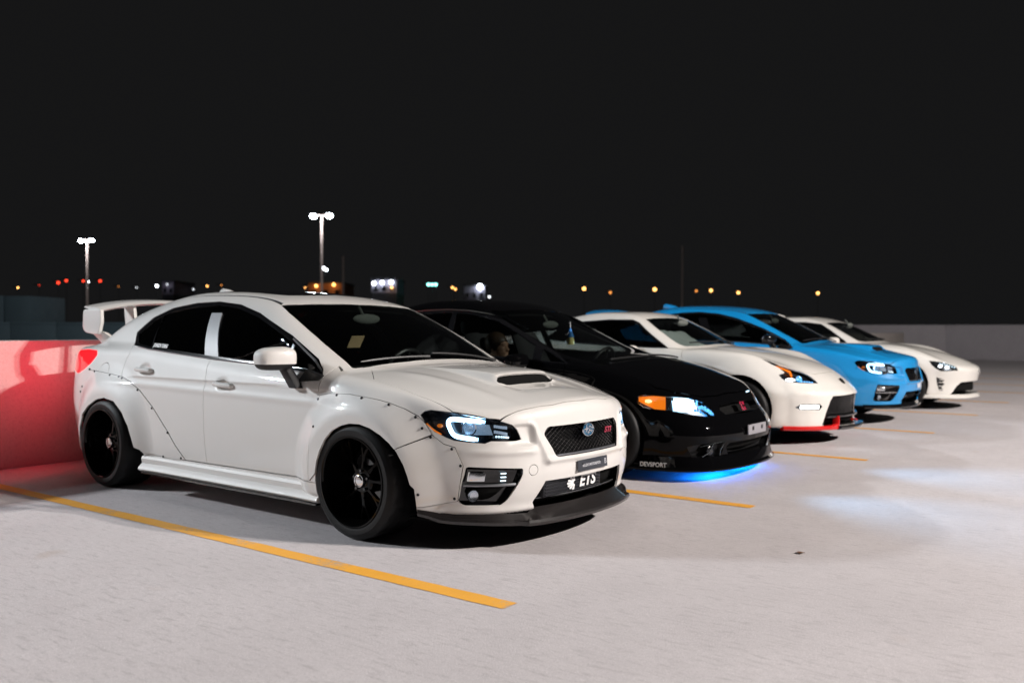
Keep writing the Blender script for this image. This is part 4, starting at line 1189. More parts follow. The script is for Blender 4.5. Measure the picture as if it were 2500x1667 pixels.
    frT_in, frT = S.cut(rounded([(.20, 1.040), (.135, 1.110), (.24, 1.203), (.425, 1.270), (.681, 1.303), (.940, 1.310), (1.205, 1.286), (1.475, 1.227), (1.705, 1.152), (1.880, 1.088), (2.030, 1.020), (2.15, .963), (2.225, .908), (1.64, .950), (1.172, .970), (.72, .998), (.40, 1.020)], .02), 'side', T=dloT, fine=.003)
    pilT, frT_in = S.cut([(.945, 1.255), (1.063, 1.254), (1.272, .93), (1.115, .93)], 'side', T=frT_in, fine=.003)
    pil1, pilT = S.cut([(.93, 1.27), (1.001, 1.27), (1.190, .93), (1.10, .93)], 'side', T=pilT, fine=.0025)
    qT, frT_in = S.cut([(-.1, 1.5), (.33, 1.5), (.345, 1.22), (.425, .95), (-.1, .95)], 'side', T=frT_in, fine=.003)
    bar0, frT_in = S.cut([(.33, 1.4), (.352, 1.4), (.363, 1.22), (.447, .95), (.424, .95)], 'side', T=frT_in, fine=.003)
    q2T, frT_in = S.cut([(1.985, .85), (1.935, 1.3), (2.6, 1.3), (2.6, .85)], 'side', T=frT_in, fine=.003)
    bar1, frT_in = S.cut([(1.966, .85), (1.916, 1.3), (1.94, 1.3), (1.99, .85)], 'side', T=frT_in, fine=.003)
    gR = frT_in[Vs[frT_in].mean(1)[:, 0] < 1.08] if len(S.V) == len(Vs) else frT_in[S.V[frT_in].mean(1)[:, 0] < 1.08]
    gF = frT_in[S.V[frT_in].mean(1)[:, 0] >= 1.08]
    S.pair('window_frame', frT, M['gloss_black'], body, depth=.012, offset=-.003)
    S.pair('pillar_trim', pilT, M['pillar'] if wide else M['gloss_black'], body, depth=.010, offset=-.001); S.pair('pillar_trim', pil1, M['pillar'] if wide else M['gloss_black'], body, depth=.010, offset=-.001)
    for T in (bar0, bar1): S.pair('window_bar', T, M['satin_metal'] if T is bar1 and wide else M['gloss_black'], body, depth=.008, offset=-.002)
    for s_ in (-1, 1):
        pts = []
        for x, z in ((.24, 1.016), (.390, 1.001), (.716, .979), (1.172, .950), (1.631, .929), (2.0, .903), (2.231, .881)):
            p, n_ = S.on('side', x, z, s_); pts.append(p+n_*.003)
        MB().tube(pts, .0045, 6).build('belt_trim', M['satin_metal'], body, smooth=True)
        pts = [S.on('side', x, z, s_) for x, z in ((1.93, 1.085), (2.05, 1.025), (2.17, .963), (2.255, .905))]
        MB().tube([p+n_*.002 for p, n_ in pts], .006, 6).build('pillar_strip', M['satin_metal'], body, smooth=True)
    for nm, T in (('rear_door_window', gR), ('front_door_window', gF), ('quarter_window', qT), ('corner_window', q2T)): S.pair(nm, T, M['side_glass'], body, depth=0, offset=-.010)
    liner_part(f, LO, HI, body, ((2.65, .31), (0, .31)), ((DLO, 'side', lambda C: (C[:, 2] > .84) & (np.abs(C[:, 1]) > .40)), (WS, 'top', lambda C: C[:, 2] > .86), (HOODP, 'top', lambda C: (C[:, 0] > 3.0) & (C[:, 0] < 3.2) & (np.abs(C[:, 1]) < .27) & (C[:, 2] > .6))))
    # cowl and belt trims
    cow = MB(); cow.loft([[(2.475-.03*(y/.6)**2+dx, y, .905-.012*(y/.6)**2+dzz) for dx, dzz in ((-.065, .004), (.0, .0), (.0, -.03), (-.065, -.03))] for y in np.linspace(-.66, .66, 15)]); cow.build('cowl', M['satin_black'], body, smooth=True, angle=40)
    # ---- lamps
    tl = S.pair('tail_light', tailT, M['tail'], body, depth=.02)
    inn = MB()
    for sgn, lens in zip((-1, 1), S.pair('headlight', lensT, M['lens'], body, depth=.010, offset=-.001)):
        V, T = compact(S.V, lensT); N = fgrad(f, V); N /= np.linalg.norm(N, axis=1)[:, None]
        q = V - N*.040 + np.array([-.01, 0, 0]); q[:, 1] *= -sgn
        if sgn > 0: T = T[:, ::-1]
        ho = mesh_np('lamp_housing', q, T, None, None, M['lamp_dark'], lens)
        sp = lambda x, a, z, d: Vector(newton_pt(f, (x, -a, z), -d))*1
        def P(x, a, z, d):
            p = newton_pt(f, (x, -a, z), -d); return Vector((p[0], p[1]*-sgn, p[2]))
        def rim_wall():
            E = np.concatenate([T[:, [0, 1]], T[:, [1, 2]], T[:, [2, 0]]]); key = np.sort(E, 1); kk = key[:, 0]*np.int64(len(V))+key[:, 1]
            u, ix, ct = np.unique(kk, return_index=True, return_counts=True); return E[ix[ct == 1]]
        B = rim_wall(); w = MB(); top = V*[1, -sgn, 1]
        for a_, b_ in B: w.add([top[a_], top[b_], q[b_], q[a_]], [(0, 1, 2, 3)])
        w.build('lamp_wall', M['lamp_dark'], ho, smooth=True)
        c = MB(); pts = chaikin_open([P(*t, .016) for t in DRL], 2); c.tube(pts, [.008]*3+[.0122 if near else .0105]*(len(pts)-6)+[.009]*3, 8)
        c.build('daytime_light', M['drl'] if lit else M['headlight_warm'], lens, smooth=True)
        ft = Vector((.85, -.53*-sgn, .0)).normalized()
        pj = P(3.285, .705, .633, .030); mx = basis(pj, (0, 0, 1), ft)
        MB().lathe([(0, .026), (.012, .0245), (.022, .019), (.029, .010), (.032, 0)], 24, mx).build('projector_lens', M['lens'], lens, smooth=True)
        MB().lathe([(0, -.004), (.026, .002), (.031, .006)], 20, mx).build('projector_bowl', M['reflector_lit'], lens, smooth=True)
        MB().lathe([(.032, -.01), (.034, .004), (.040, .006), (.042, -.01)], 24, mx, close=True).build('projector_ring', M['chrome'], lens, smooth=True)
        bx = MB(); a0, a1, a2, a3 = P(3.25, .733, .662, .036), P(3.375, .64, .655, .036), P(3.392, .63, .60, .036), P(3.275, .722, .600, .036)
        bx.add([a0, a1, a2, a3], [(0, 1, 2, 3)]); bx.build('lamp_reflector', M['reflector_lit'], lens)
        hb = MB()
        for r_ in range(2):
            for k in range(7):
                u = k/6; p = P(3.402+.042*u, .628-.058*u, .645-.028*r_-.012*u, .020); hb.box(p, (.006, .010, .015), rot=(0, 0, -sgn*-.7))
        hb.build('lamp_ribs', M['reflector_lit'], lens)
        hb2 = MB()
        for k in range(6):
            u = k/5; p = P(3.405+.045*u, .622-.055*u, .592-.004*u, .016); hb2.ball(p, (.006, .006, .006), 8)
        hb2.build('lamp_led', M['headlight_soft'], lens, smooth=True)
        am = MB(); am.ball(P(3.155, .79, .645, .02), (.020, .012, .011), 10); am.build('turn_bulb', M['amber_off'], lens, smooth=True)
        sm = MB(); pts = [P(x, a, z, .004) for x, a, z in ((3.09, .815, .655), (3.115, .808, .634), (3.14, .80, .617), (3.17, .79, .602))]; sm.tube(pts, .004, 6); sm.build('side_marker', M['amber_off'], lens, smooth=True)
    # ---- grille
    gp = mirror_poly(GRILLE); cx = 3.50
    surf = lambda y, z, d: Vector((f_front(f, y, z)-d, y, z))
    back = MB(); back.add([surf(y, z, .045) for y, z in gp], [tuple(range(len(gp)))]); gback = back.build('grille', M['dark'], body)
    gm = MB(); st = .020
    for a_, b_ in lattice(gp, None, st, .002, (math.radians(32), math.radians(148))):
        nseg = max(1, int(np.linalg.norm(b_-a_)/.12)); gm.tube([surf(*(a_+(b_-a_)*k/nseg), .020) for k in range(nseg+1)], .0021, 4)
    gm.build('grille_mesh', M['gloss_black'], gback); 
    bt = MB(); bt.loft([[surf(y, .4745, .006)+Vector(o) for o in ((0, 0, -.006), (.004, 0, -.004), (.004, 0, .003), (-.004, 0, .005))] for y in np.linspace(-.295, .295, 13)]); bt.build('grille_trim', M['satin_metal'], gback, smooth=True)
    fr = MB(); fr.tube([surf(y, z, .004) for y, z in gp], .004, 6, True); fr.build('grille_rim', M['gloss_black'], gback, smooth=True)
    emblem_oval(body, surf(0, .588, .006), Vector((1, 0, .05)), .056, .036)
    if near:
        mxb = basis(surf(.235, .566, .012), (0, 1, 0), (1, 0, 0)); text_mesh('grille_badge', 'STI', .044, mxb, M['red_badge'], body, .003, .3, 1.15, .0012)
    # ---- scoop mouth
    S.obj('scoop_duct', scT, M['dark'], body, 'B', depth=0, offset=-.018)
    sc = MB(); sc.box((2.96, 0, .842), (.22, .50, .045)); sc.build('scoop_throat', M['dark'], body)
    # ---- fog pockets
    for sgn in (-1, 1):
        pk = MB(); P2 = [(p[0], p[1]) for p in FOG]; V = []
        for d in (.004, .055):
            V.append([Vector((f_front(f, a, z)-d, -a*-sgn, z)) for a, z in P2])
        n = len(P2); F = [(i, (i+1) % n, n+(i+1) % n, n+i) for i in range(n)] + [tuple(range(n, 2*n))]
        pk.add(V[0]+V[1], F); pko = pk.build('fog_pocket', M['gloss_black'], body)
        ys = lambda a: a*sgn
        sv = lambda a, z, d: Vector((f_front(f, a, z)-d, ys(a), z))
        br = MB(); br.tube([sv(a, .343, .012) for a in (.742, .70, .64, .58, .548)], .0085, 8); br.build('chrome_bar', M['satin_metal'] if near else M['chrome'], pko, smooth=True)
        pl = MB(); pl.add([sv(.735, .353, .022), sv(.556, .353, .022), sv(.535, .415, .022), sv(.730, .425, .022)], [(0, 1, 2, 3)]); pl.build('fog_panel', M['gloss_black'], pko)
        mk = MB()
        q = [sv(.728, .362, .012), sv(.678, .362, .014), sv(.676, .405, .014), sv(.724, .412, .012)]
        mk.add(q + [p-Vector((.02, 0, 0)) for p in q], [(0, 1, 2, 3), (0, 4, 5, 1), (1, 5, 6, 2), (2, 6, 7, 3), (3, 7, 4, 0)]); mk.build('fog_marker', M['reflector'], pko, bevel=.003)
        if near:
            for k in range(3):
                ld = MB(); z = .362+.019*k; ld.box(sv(.605, z+.002, .016), (.006, .030, .006), rot=(0, 0, -sgn*.55*-1)); ld.build('led_strip', M['led_blue'] if False else M['headlight_soft'], pko, bevel=.001)
        fl_ = MB(); p = sv(.70, .285, .030); mx = basis(p, (0, 0, 1), Vector((.9, sgn*.43, 0))); fl_.lathe([(0, .012), (.02, .010), (.031, .003), (.033, -.02)], 24, mx); fl_.build('fog_lamp', M['lens'], pko, smooth=True)
        MB().lathe([(0, -.008), (.024, -.002), (.030, .0)], 20, mx).build('fog_reflector', M['reflector'], pko, smooth=True)
    # ---- lower intake with intercooler
    ip = mirror_poly(INTAKE); V0 = [surf(y, z, .004) for y, z in ip]; V1 = [surf(y, z, .11) for y, z in ip]; n = len(ip)
    b = MB().add(V0+V1, [(i, (i+1) % n, n+(i+1) % n, n+i) for i in range(n)] + [tuple(range(n, 2*n))]); io = b.build('lower_intake', M['gloss_black'], body)
    if near:
        xx = f_front(f, 0, .3)-.040
        ic = MB().box((xx-.03, -.10, .297), (.05, .56, .088)); ico = ic.build('intercooler', M['cooler'], io, bevel=.004)
        fn = MB()
        for k in range(5): fn.box((xx-.003, -.10, .263+.017*k), (.008, .54, .009))
        fn.build('cooler_bar', M['cooler'], ico, bevel=.002)
        tm = basis(Vector((xx+.0025, .03, .300)), (0, 1, 0), (1, 0, 0)); text_mesh('cooler_lettering', 'ETS', .092, tm, M['decal'], ico, .0008, .25, 1.12, .003)
        bu = MB(); mxb = basis(Vector((xx+.0025, -.125, .300)), (0, 1, 0), (1, 0, 0))
        for k in range(7):
            a = math.radians(98+26*k); c, s_ = math.cos(a), math.sin(a)
            P = [(.012*c-.003*s_+.03, .010*s_+.003*c), (.070*c-.012*s_+.03, .036*s_+.008*c), (.078*c+.03, .040*s_), (.070*c+.010*s_+.03, .036*s_-.006*c), (.012*c+.003*s_+.03, .010*s_-.003*c)]
            bu.prism(P, .0, .001, mxb)
        bu.build('cooler_burst', M['decal'], ico)
        rp = MB(); rp.loft([[surf(y, .246, .095), surf(y, .246, .030), surf(y, .240, .026), surf(y, .172, -.030), surf(y, .165, .02)] for y in np.linspace(-.405, .405, 17)], closed=True)
        ro = rp.build('intake_ramp', M['ramp'], io, smooth=True, angle=30)
        MB().tube([surf(y, .2475, .029) for y in np.linspace(-.40, .40, 15)], .0022, 5).build('ramp_edge', M['satin_metal'], ro, smooth=True)
    # ---- plate
    if near:
        pc = surf(0, .400, -.004); pm = basis(pc, (0, 1, 0), Vector((1, 0, .06)))
        po = MB().box((0, 0, .0), (.300, .062, .004), pm).build('number_plate', M['plate'], body, bevel=.001)
        text_mesh('plate_lettering', 'KILLER B MOTORSPORT', .021, pm @ Matrix.Translation((-.012, -.002, .0028)), M['decal_grey'], po, .0004, 0, .82, .0004)
        text_mesh('plate_mark', 'B', .042, pm @ Matrix.Translation((.128, 0, .0028)), M['decal_grey'], po, .0004)
        for s_ in (-1, 1): MB().lathe([(0, .003), (.004, .003), (.005, 0)], 10, pm @ Matrix.Translation((s_*.09-.012, .008, .002))).build('plate_screw', M['bolt'], po)
    if not near:
        pc = surf(.03, .405, -.004); MB().box((0, 0, 0), (.15, .055, .006), basis(pc, (0, 1, 0), (1, 0, 0))).build('number_plate', M['decal_grey'], body, bevel=.001)
    # ---- splitter lip
    lip = MB(); rows = []
    ya = np.concatenate([np.linspace(-.865, -.42, 14), np.linspace(-.40, .40, 9), np.linspace(.42, .865, 14)])
    if not near: ya = ya[(np.abs(ya) < .80)]
    for y in ya:
        x = f_front(f, y, .215); n_ = np.array([1.0, y*abs(y)*1.4]); n_ /= np.linalg.norm(n_)
        e = (.058 if abs(y) < .5 else .030)*(1-.75*sstep(.74, .865, abs(y))) if near else .028
        zz = .118+.020*sstep(.4, .8, abs(y))+.035*sstep(.78, .865, abs(y)) if near else .145
        zt = .205 if (abs(y) < .43 and near) else zz+.06
        def q(d, z): return (x+n_[0]*d, y+n_[1]*d, z)
        rows.append([q(e, zz+.034), q(e+.004, zz+.020), q(e-.002, zz+.004), q(-.02, zz), q(-.10, zz+.01), q(-.10, zz+.05), q(-.012, zt), q(e*.35, zt-.028)])
    lip.loft(rows); lip.build('front_splitter', M['carbon'] if near else M['gloss_black'], body, smooth=True, angle=32)
    pl_ = MB(); yy = np.linspace(-.80, .80, 25); pl_.loft([[(f_front(f, y, .215)+.01, y, .150 if near else .17), (f_front(f, y, .215)+.01, y, .142 if near else .162), (2.95, y, .142 if near else .162), (2.95, y, .150 if near else .17)] for y in yy]); pl_.build('light_block_plate', M['ramp'], body)  # plate added to stop light leaking through under the nose
    if not near:
        for s_ in (-1, 1):
            rd = MB().tube([surf(.36*s_, .30, -.01), surf(.43*s_, .14, -.055)], .0045, 8); rd.build('splitter_rod', M['chrome'], body, smooth=True)
    # ---- side skirts
    for s_ in (-1, 1):
        sk = MB(); rows = []
        for x in np.linspace(.46, 2.345, 24):
            w = .012*(1-sstep(.46, .7, x)) + .010*sstep(2.1, 2.34, x)
            y = .868+w if wide else .865
            rows.append([(x, s_*(y-.03), .278), (x, s_*(y+.016), .262), (x, s_*(y+.024), .246), (x, s_*(y+.018), .214), (x, s_*(y+.046), .188), (x, s_*(y+.050), .176), (x, s_*(y+.040), .164), (x, s_*(y-.08), .160)])
        sk.loft(rows); sk.build('side_skirt', paintm, body, smooth=True, angle=30)
        sb_ = MB()
        sb_.loft([[(x, s_*(.868+.046), .162), (x, s_*(.868+.062), .158), (x, s_*(.868+.062), .150), (x, s_*(.868-.05), .150)] for x in np.linspace(.5, 2.34, 12)]); sb_.build('skirt_blade', M['gloss_black'], body, smooth=True, angle=30)
    # ---- rear wing
    def wing_row(y):
        z = 1.365-.070*(abs(y)/.62)**2.2; xo = -.62-.012*(1-(y/.62)**2)
        return [(xo, y, z-.008), (xo-.02, y, z+.008), (xo-.12, y, z+.022), (xo-.27, y, z+.030), (xo-.275, y, z+.022), (xo-.15, y, z-.004), (xo-.03, y, z-.022)]
    wg = MB().loft([wing_row(y) for y in np.linspace(-.62, .62, 31)]); wo = wg.build('rear_wing', paintm, body, smooth=True, angle=40)
    for s_ in (-1, 1):
        ep = MB(); out = rounded([(-.595, 1.300), (-.868, 1.300), (-.880, 1.150), (-.84, 1.115), (-.70, 1.098), (-.63, 1.10), (-.59, 1.20)], [.02, .03, .05, .03, .03, .02, .03], 5)
        mx = Matrix.Translation((0, s_*.628, 0)) @ Matrix(((1, 0, 0), (0, 0, 1), (0, 1, 0))).to_4x4()
        ep.prism([tuple(p) for p in out], -.016, .016, mx); ep.build('wing_endplate', paintm, wo, bevel=.008, seg=3)
        ft = MB(); ft.loft([[(x0, s_*y, z), (x1, s_*y, z), (x1, s_*(y-.05), z-.012), (x0, s_*(y-.05), z-.012)] for x0, x1, y, z in ((-.60, -.82, .625, 1.125), (-.58, -.80, .60, 1.10), (-.52, -.78, .56, 1.055), (-.48, -.76, .53, 1.0))]); ft.build('wing_foot', paintm, wo, smooth=True, angle=50, bevel=.006)
        stt = MB(); stt.loft([[(x0, s_*(.30-.015), z), (x1, s_*(.30-.015), z), (x1, s_*(.30+.015), z), (x0, s_*(.30+.015), z)] for x0, x1, z in ((-.70, -.84, 1.35), (-.68, -.83, 1.25), (-.62, -.80, 1.08), (-.60, -.80, .99))]); stt.build('wing_strut', paintm, wo, bevel=.006)
    # ---- small body parts
    for s_ in (-1, 1):
        for cx, cz in ((.455, .858), (1.40, .792)):
            p, n_ = S.on('side', cx-.01, cz+.002, s_)
            hh = MB(); y0 = p.y
            hh.tube([(cx-.095, y0+s_*.010, cz+.004), (cx-.085, y0+s_*.032, cz+.003), (cx-.03, y0+s_*.042, cz+.001), (cx+.04, y0+s_*.042, cz-.001), (cx+.088, y0+s_*.032, cz-.003), (cx+.096, y0+s_*.010, cz-.003)], [.012, .0155, .0165, .0165, .0155, .012], 10)
            hh.build('door_handle', paintm, body, smooth=True)
    fin = MB(); fin.loft([[(.18+x, w*c_, 1.405+z*s2) for c_, s2 in ((1, 0), (.8, .6), (.3, 1), (-.3, 1), (-.8, .6), (-1, 0))] for x, w, z in ((.14, .012, .012), (.08, .03, .030), (0, .038, .050), (-.07, .034, .062), (-.10, .028, .05))]); fin.build('roof_fin', paintm, body, smooth=True, angle=60)
    door_mirror(body, None, 2.055, .99, .974, paintm if near else M['gloss_black'], s=1.06 if near else .9, both=not near, foot=(.085, .10, -.125))
    for s_ in (-1, 1):
        q = []
        for x, z in ((2.14, .905), (2.31, .870), (2.29, .845), (2.12, .835)):
            p, n_ = S.on('side', x, z, s_); q.append(p+n_*.012)
        mb = MB(); mb.add(q + [Vector((p.x, p.y-s_*.03, p.z)) for p in q], [(0, 1, 2, 3), (0, 4, 5, 1), (1, 5, 6, 2), (2, 6, 7, 3), (3, 7, 4, 0)]); mb.build('mirror_base', M['satin_black'], body, bevel=.006)
    wp = MB()
    for y0, y1, xo in ((.62, -.02, 0), (-.08, -.60, .0)):
        pts = []
        for t in np.linspace(0, 1, 7):
            y = y0+(y1-y0)*t; p, n_ = S.on('top', 2.415-.035*t-.03*(y/.6)**2, y); pts.append(p+n_*.014)
        wp.tube(pts, [.010]+[.008]*5+[.005], 6)
    wp.build('wiper', M['satin_black'], body, smooth=True)
    if wide:
        bolts = [(-.351, .838), (-.253, .824), (.030, .808), (.151, .800), (.195, .790), (.398, .716), (.585, .600), (.775, .446), (.697, .277), (.915, .286), (2.318, .748), (2.345, .599), (-.455, .705), (-.485, .664), (2.484, .778), (2.691, .772), (2.872, .744), (3.030, .686)]
        me = None
        pts = [('side', x, z) for x, z in bolts] + [('pt', p) for p in ((3.072, .83, .630), (3.116, .81, .585), (3.225, .765, .528), (3.272, .752, .444), (3.240, .765, .272), (3.085, .875, .290))]
        for q in pts:
            for s_ in (-1, 1):
                if q[0] == 'side': p, n_ = S.on('side', q[1], q[2], s_)
                else:
                    p = newton_pt(f, (q[1][0], -q[1][1], q[1][2]), 0); g = fgrad(f, p[None])[0]; p = Vector((p[0], p[1]*-s_, p[2])); n_ = Vector((g[0], g[1]*-s_, g[2])).normalized()
                mx = basis(p+n_*.0045, (1, 0, 0) if abs(n_.x) < .8 else (0, 1, 0), n_)
                if me is None:
                    bo = MB().lathe([(0, .005), (.003, .0048), (.0033, .004), (.0055, .0042), (.0075, .002), (.0083, -.003)], 12).build('flare_bolt', M['bolt'], body, smooth=True); me = bo.data
                else: bo = link('flare_bolt', me, body)
                bo.matrix_local = mx
        # window lettering
        p, n_ = S.on('side', .53, 1.025, -1)
        tm = basis(p+n_*.002-Vector((0, 0, .0)), (1, 0, -.055), n_); text_mesh('window_lettering', 'JOHNSON TUNING', .040, tm, M['decal'], body, .0005, .12, .52, .0012)
        # slip of card behind the windscreen, harness straps
        MB().box((1.98, -.30, 1.065), (.004, .13, .085), rot=(0, .5, .15)).build('card', M['card'], body)
        hs = MB()
        for y0 in (.28, .44, -.30): hs.tube([(.62, y0, 1.10), (.70, y0+.005, .95), (.80, y0+.01, .70)], .016, 4)
        hs.build('harness', M['strap'], body)
    cabin(body, 1.6, 2.42, .93, trim=M['trim_dark'])
    if dz:
        for ch in list(car.children): ch.location.z += dz
    if wide: wheel_set(car, 2.65, .945, .950, R=.318, width=.30, rim_r=.246, dish=.115, spokes=8, style='mesh')
    else: wheel_set(car, 2.65, .885, .885, R=.325, width=.25, rim_r=.235, dish=.04, spokes=10, style='bar', cap=False)
    return car, S

def newton_pt(f, p, iso):
    P = np.array([p], float)
    for _ in range(6):
        v = f(P[:, 0], np.abs(P[:, 1]), P[:, 2]) - iso; g = fgrad(f, P)
        P = P - g*(v/np.maximum((g*g).sum(1), .05))[:, None]
    return P[0]

def f_front(f, y, z):
    t = np.linspace(4.0, 2.4, 1600); F = f(t, np.full(1600, abs(y)), np.full(1600, z)); k = np.where(F < 0)[0]
    if len(k) == 0: return t[int(np.argmin(F))]
    i = max(1, k[0]); w = F[i-1]/(F[i-1]-F[i]); return float(t[i-1]+(t[i]-t[i-1])*w)

def chaikin_open(pts, n=2):
    P = [Vector(p) for p in pts]
    for _ in range(n):
        Q = [P[0]]
        for a, b in zip(P, P[1:]): Q += [a*.75+b*.25, a*.25+b*.75]
        Q.append(P[-1]); P = Q
    return P

HX, HY, HR = -.6912, -.16, -.0172
hero, heroS = scoop_saloon('parked_car', (HX, HY, 0), HR, 'near white wide-body saloon with hood scoop, rear wing and bolted flares', 'cars parked in a row on the deck', True, M['white'], 0, True, True, .0105)

# the glow of the near car's tail lights on the low wall behind it
for s_ in (-1, 1):
    ld = bpy.data.lights.new('tail_glow', 'AREA'); ld.shape = 'RECTANGLE'; ld.size = .22; ld.size_y = .12; ld.energy = 17; ld.color = (1.0, .003, .035)
    lo_ = bpy.data.objects.new('tail_glow', ld); COL.objects.link(lo_); lo_.parent = hero; lo_.location = (-.80, s_*.70, .89); lo_.rotation_euler = Vector((-1, s_*.45, -.05)).to_track_quat('-Z', 'Y').to_euler()

# ================================================================ shapes of the other three cars
SEC = lambda: curve((.1, -.09), (.2, -.04), (.3, -.018), (.45, -.004), (.6, 0), (.7, -.002), (.8, -.012), (.9, -.035), (1.0, -.07))
def civic_spec():
    arch = lambda x, z, cx: np.sqrt((x-cx)**2 + (z-.31)**2)
    def bump(x, z):
        return .016*((1-sstep(.34, .47, arch(x, z, 2.70))) + (1-sstep(.34, .47, arch(x, z, 0))))
    return dict(
        plan=curve((-.95, .76), (-.6, .83), (-.2, .86), (.5, .87), (1.3, .875), (2.2, .875), (2.7, .865), (3.1, .85), (3.6, .82)), sec=SEC(),
        top=curve((-.95, .97), (-.5, 1.05), (.3, 1.03), (1.5, .98), (2.2, .965), (2.5, .94), (2.8, .885), (3.1, .81), (3.3, .735), (3.42, .66), (3.55, .56)),
        crown=curve((-1, .03), (1.5, .03), (2.3, .05), (3.05, .09), (3.45, .12), (3.7, .14)), bot=curve((-1, .25), (0, .17), (2.7, .16), (3.6, .16)),
        xf=curve((.06, 3.54), (.2, 3.575), (.34, 3.595), (.41, 3.575), (.5, 3.505), (.56, 3.465), (.64, 3.42), (.75, 3.36)),
        fc=curve((0, 0), (.2, .010), (.4, .042), (.55, .088), (.66, .155), (.74, .25), (.8, .39), (.85, .62), (.9, 1.0)),
        xr=curve((.15, -.75), (.4, -.85), (.6, -.86), (.8, -.83), (1.0, -.78)), rc=curve((0, 0), (.4, .03), (.6, .1), (.7, .19), (.78, .32), (.85, .55), (.9, .85)),
        g0=curve((-.8, .70), (0, .77), (.5, .80), (1.5, .81), (2.4, .78)), gs=.55,
        hg=curve((-.85, .98), (-.55, 1.12), (-.1, 1.30), (.3, 1.395), (.7, 1.43), (1.0, 1.425), (1.3, 1.375), (1.7, 1.21), (2.1, 1.05), (2.45, .92), (2.8, .76)),
        gc=.03, kg=.07, wsc=.08, bump=bump)
def zcar_spec():
    arch = lambda x, z, cx: np.sqrt((x-cx)**2 + (z-.32)**2)
    def bump(x, z):
        return .02*(1-sstep(.35, .50, arch(x, z, 2.55))) + .05*(1-sstep(.35, .7, arch(x, z, -.02)))
    def tb(x, a):
        return .035*np.exp(-((x-2.55)/.42)**2)*np.exp(-((a-.72)/.12)**2) - .018*np.exp(-((x-2.6)/.5)**2)*np.exp(-((a-.45)/.12)**2)
    return dict(
        plan=curve((-.9, .80), (-.5, .86), (0, .875), (.6, .865), (1.3, .87), (2.0, .89), (2.55, .905), (3.0, .90), (3.5, .87)), sec=SEC(),
        top=curve((-.9, .93), (-.5, .97), (0, .97), (.8, .93), (1.6, .92), (2.0, .925), (2.4, .885), (2.7, .83), (3.0, .755), (3.2, .67), (3.33, .585), (3.45, .48)),
        crown=curve((-1, .04), (1.5, .04), (2.1, .03), (2.6, .03), (3.0, .08), (3.3, .12), (3.6, .14)), bot=curve((-1, .25), (0, .16), (2.5, .15), (3.0, .13), (3.5, .12)),
        xf=curve((.08, 3.42), (.15, 3.445), (.3, 3.43), (.42, 3.435), (.48, 3.425), (.54, 3.37), (.6, 3.31), (.7, 3.2)),
        fc=curve((0, 0), (.2, .02), (.4, .09), (.55, .17), (.66, .26), (.76, .39), (.83, .55), (.88, .78), (.93, 1.15)),
        xr=curve((.15, -.75), (.4, -.85), (.6, -.86), (.8, -.85), (.95, -.82)), rc=curve((0, 0), (.4, .05), (.6, .14), (.7, .24), (.8, .42), (.87, .7)),
        g0=curve((-.8, .50), (-.3, .66), (.3, .76), (1.0, .79), (1.8, .80), (2.1, .79)), gs=.62,
        hg=curve((-.85, .95), (-.5, 1.06), (0, 1.2), (.4, 1.29), (.75, 1.318), (1.0, 1.315), (1.2, 1.295), (1.5, 1.185), (1.8, 1.04), (2.05, .91), (2.35, .76)),
        gc=.03, kg=.08, wsc=.10, gz=.8, bump=bump, topbump=tb)
def gt_spec():
    arch = lambda x, z, cx: np.sqrt((x-cx)**2 + (z-.31)**2)
    def bump(x, z):
        return .018*((1-sstep(.34, .47, arch(x, z, 2.57))) + 1.6*(1-sstep(.34, .55, arch(x, z, 0))))
    def tb(x, a):
        return .04*np.exp(-((x-2.6)/.45)**2)*np.exp(-((a-.68)/.12)**2)
    return dict(
        plan=curve((-.9, .76), (-.5, .83), (0, .855), (.8, .86), (1.6, .865), (2.2, .87), (2.57, .875), (3.0, .865), (3.5, .83)), sec=SEC(),
        top=curve((-.9, .93), (-.5, .98), (0, .98), (.8, .94), (1.6, .93), (2.1, .895), (2.4, .855), (2.7, .80), (3.0, .725), (3.2, .655), (3.35, .585), (3.5, .51)),
        crown=curve((-1, .03), (1.5, .03), (2.1, .03), (2.6, .04), (3.0, .09), (3.3, .12), (3.6, .14)), bot=curve((-1, .25), (0, .17), (2.5, .16), (3.5, .14)),
        xf=curve((.08, 3.38), (.15, 3.41), (.3, 3.40), (.42, 3.42), (.52, 3.44), (.6, 3.42), (.7, 3.36)),
        fc=curve((0, 0), (.2, .02), (.4, .07), (.55, .15), (.66, .26), (.74, .39), (.8, .55), (.85, .78), (.9, 1.1)),
        xr=curve((.15, -.72), (.4, -.82), (.6, -.83), (.8, -.82), (.95, -.8)), rc=curve((0, 0), (.4, .04), (.6, .12), (.7, .22), (.8, .42), (.87, .7)),
        g0=curve((-.8, .55), (-.3, .68), (.3, .76), (1.0, .79), (1.8, .79), (2.1, .78)), gs=.60,
        hg=curve((-.85, .96), (-.5, 1.06), (-.1, 1.19), (.3, 1.275), (.6, 1.30), (.9, 1.30), (1.15, 1.282), (1.5, 1.18), (1.8, 1.045), (2.1, .90), (2.4, .75)),
        gc=.03, kg=.08, wsc=.07, gz=.8, bump=bump, topbump=tb)

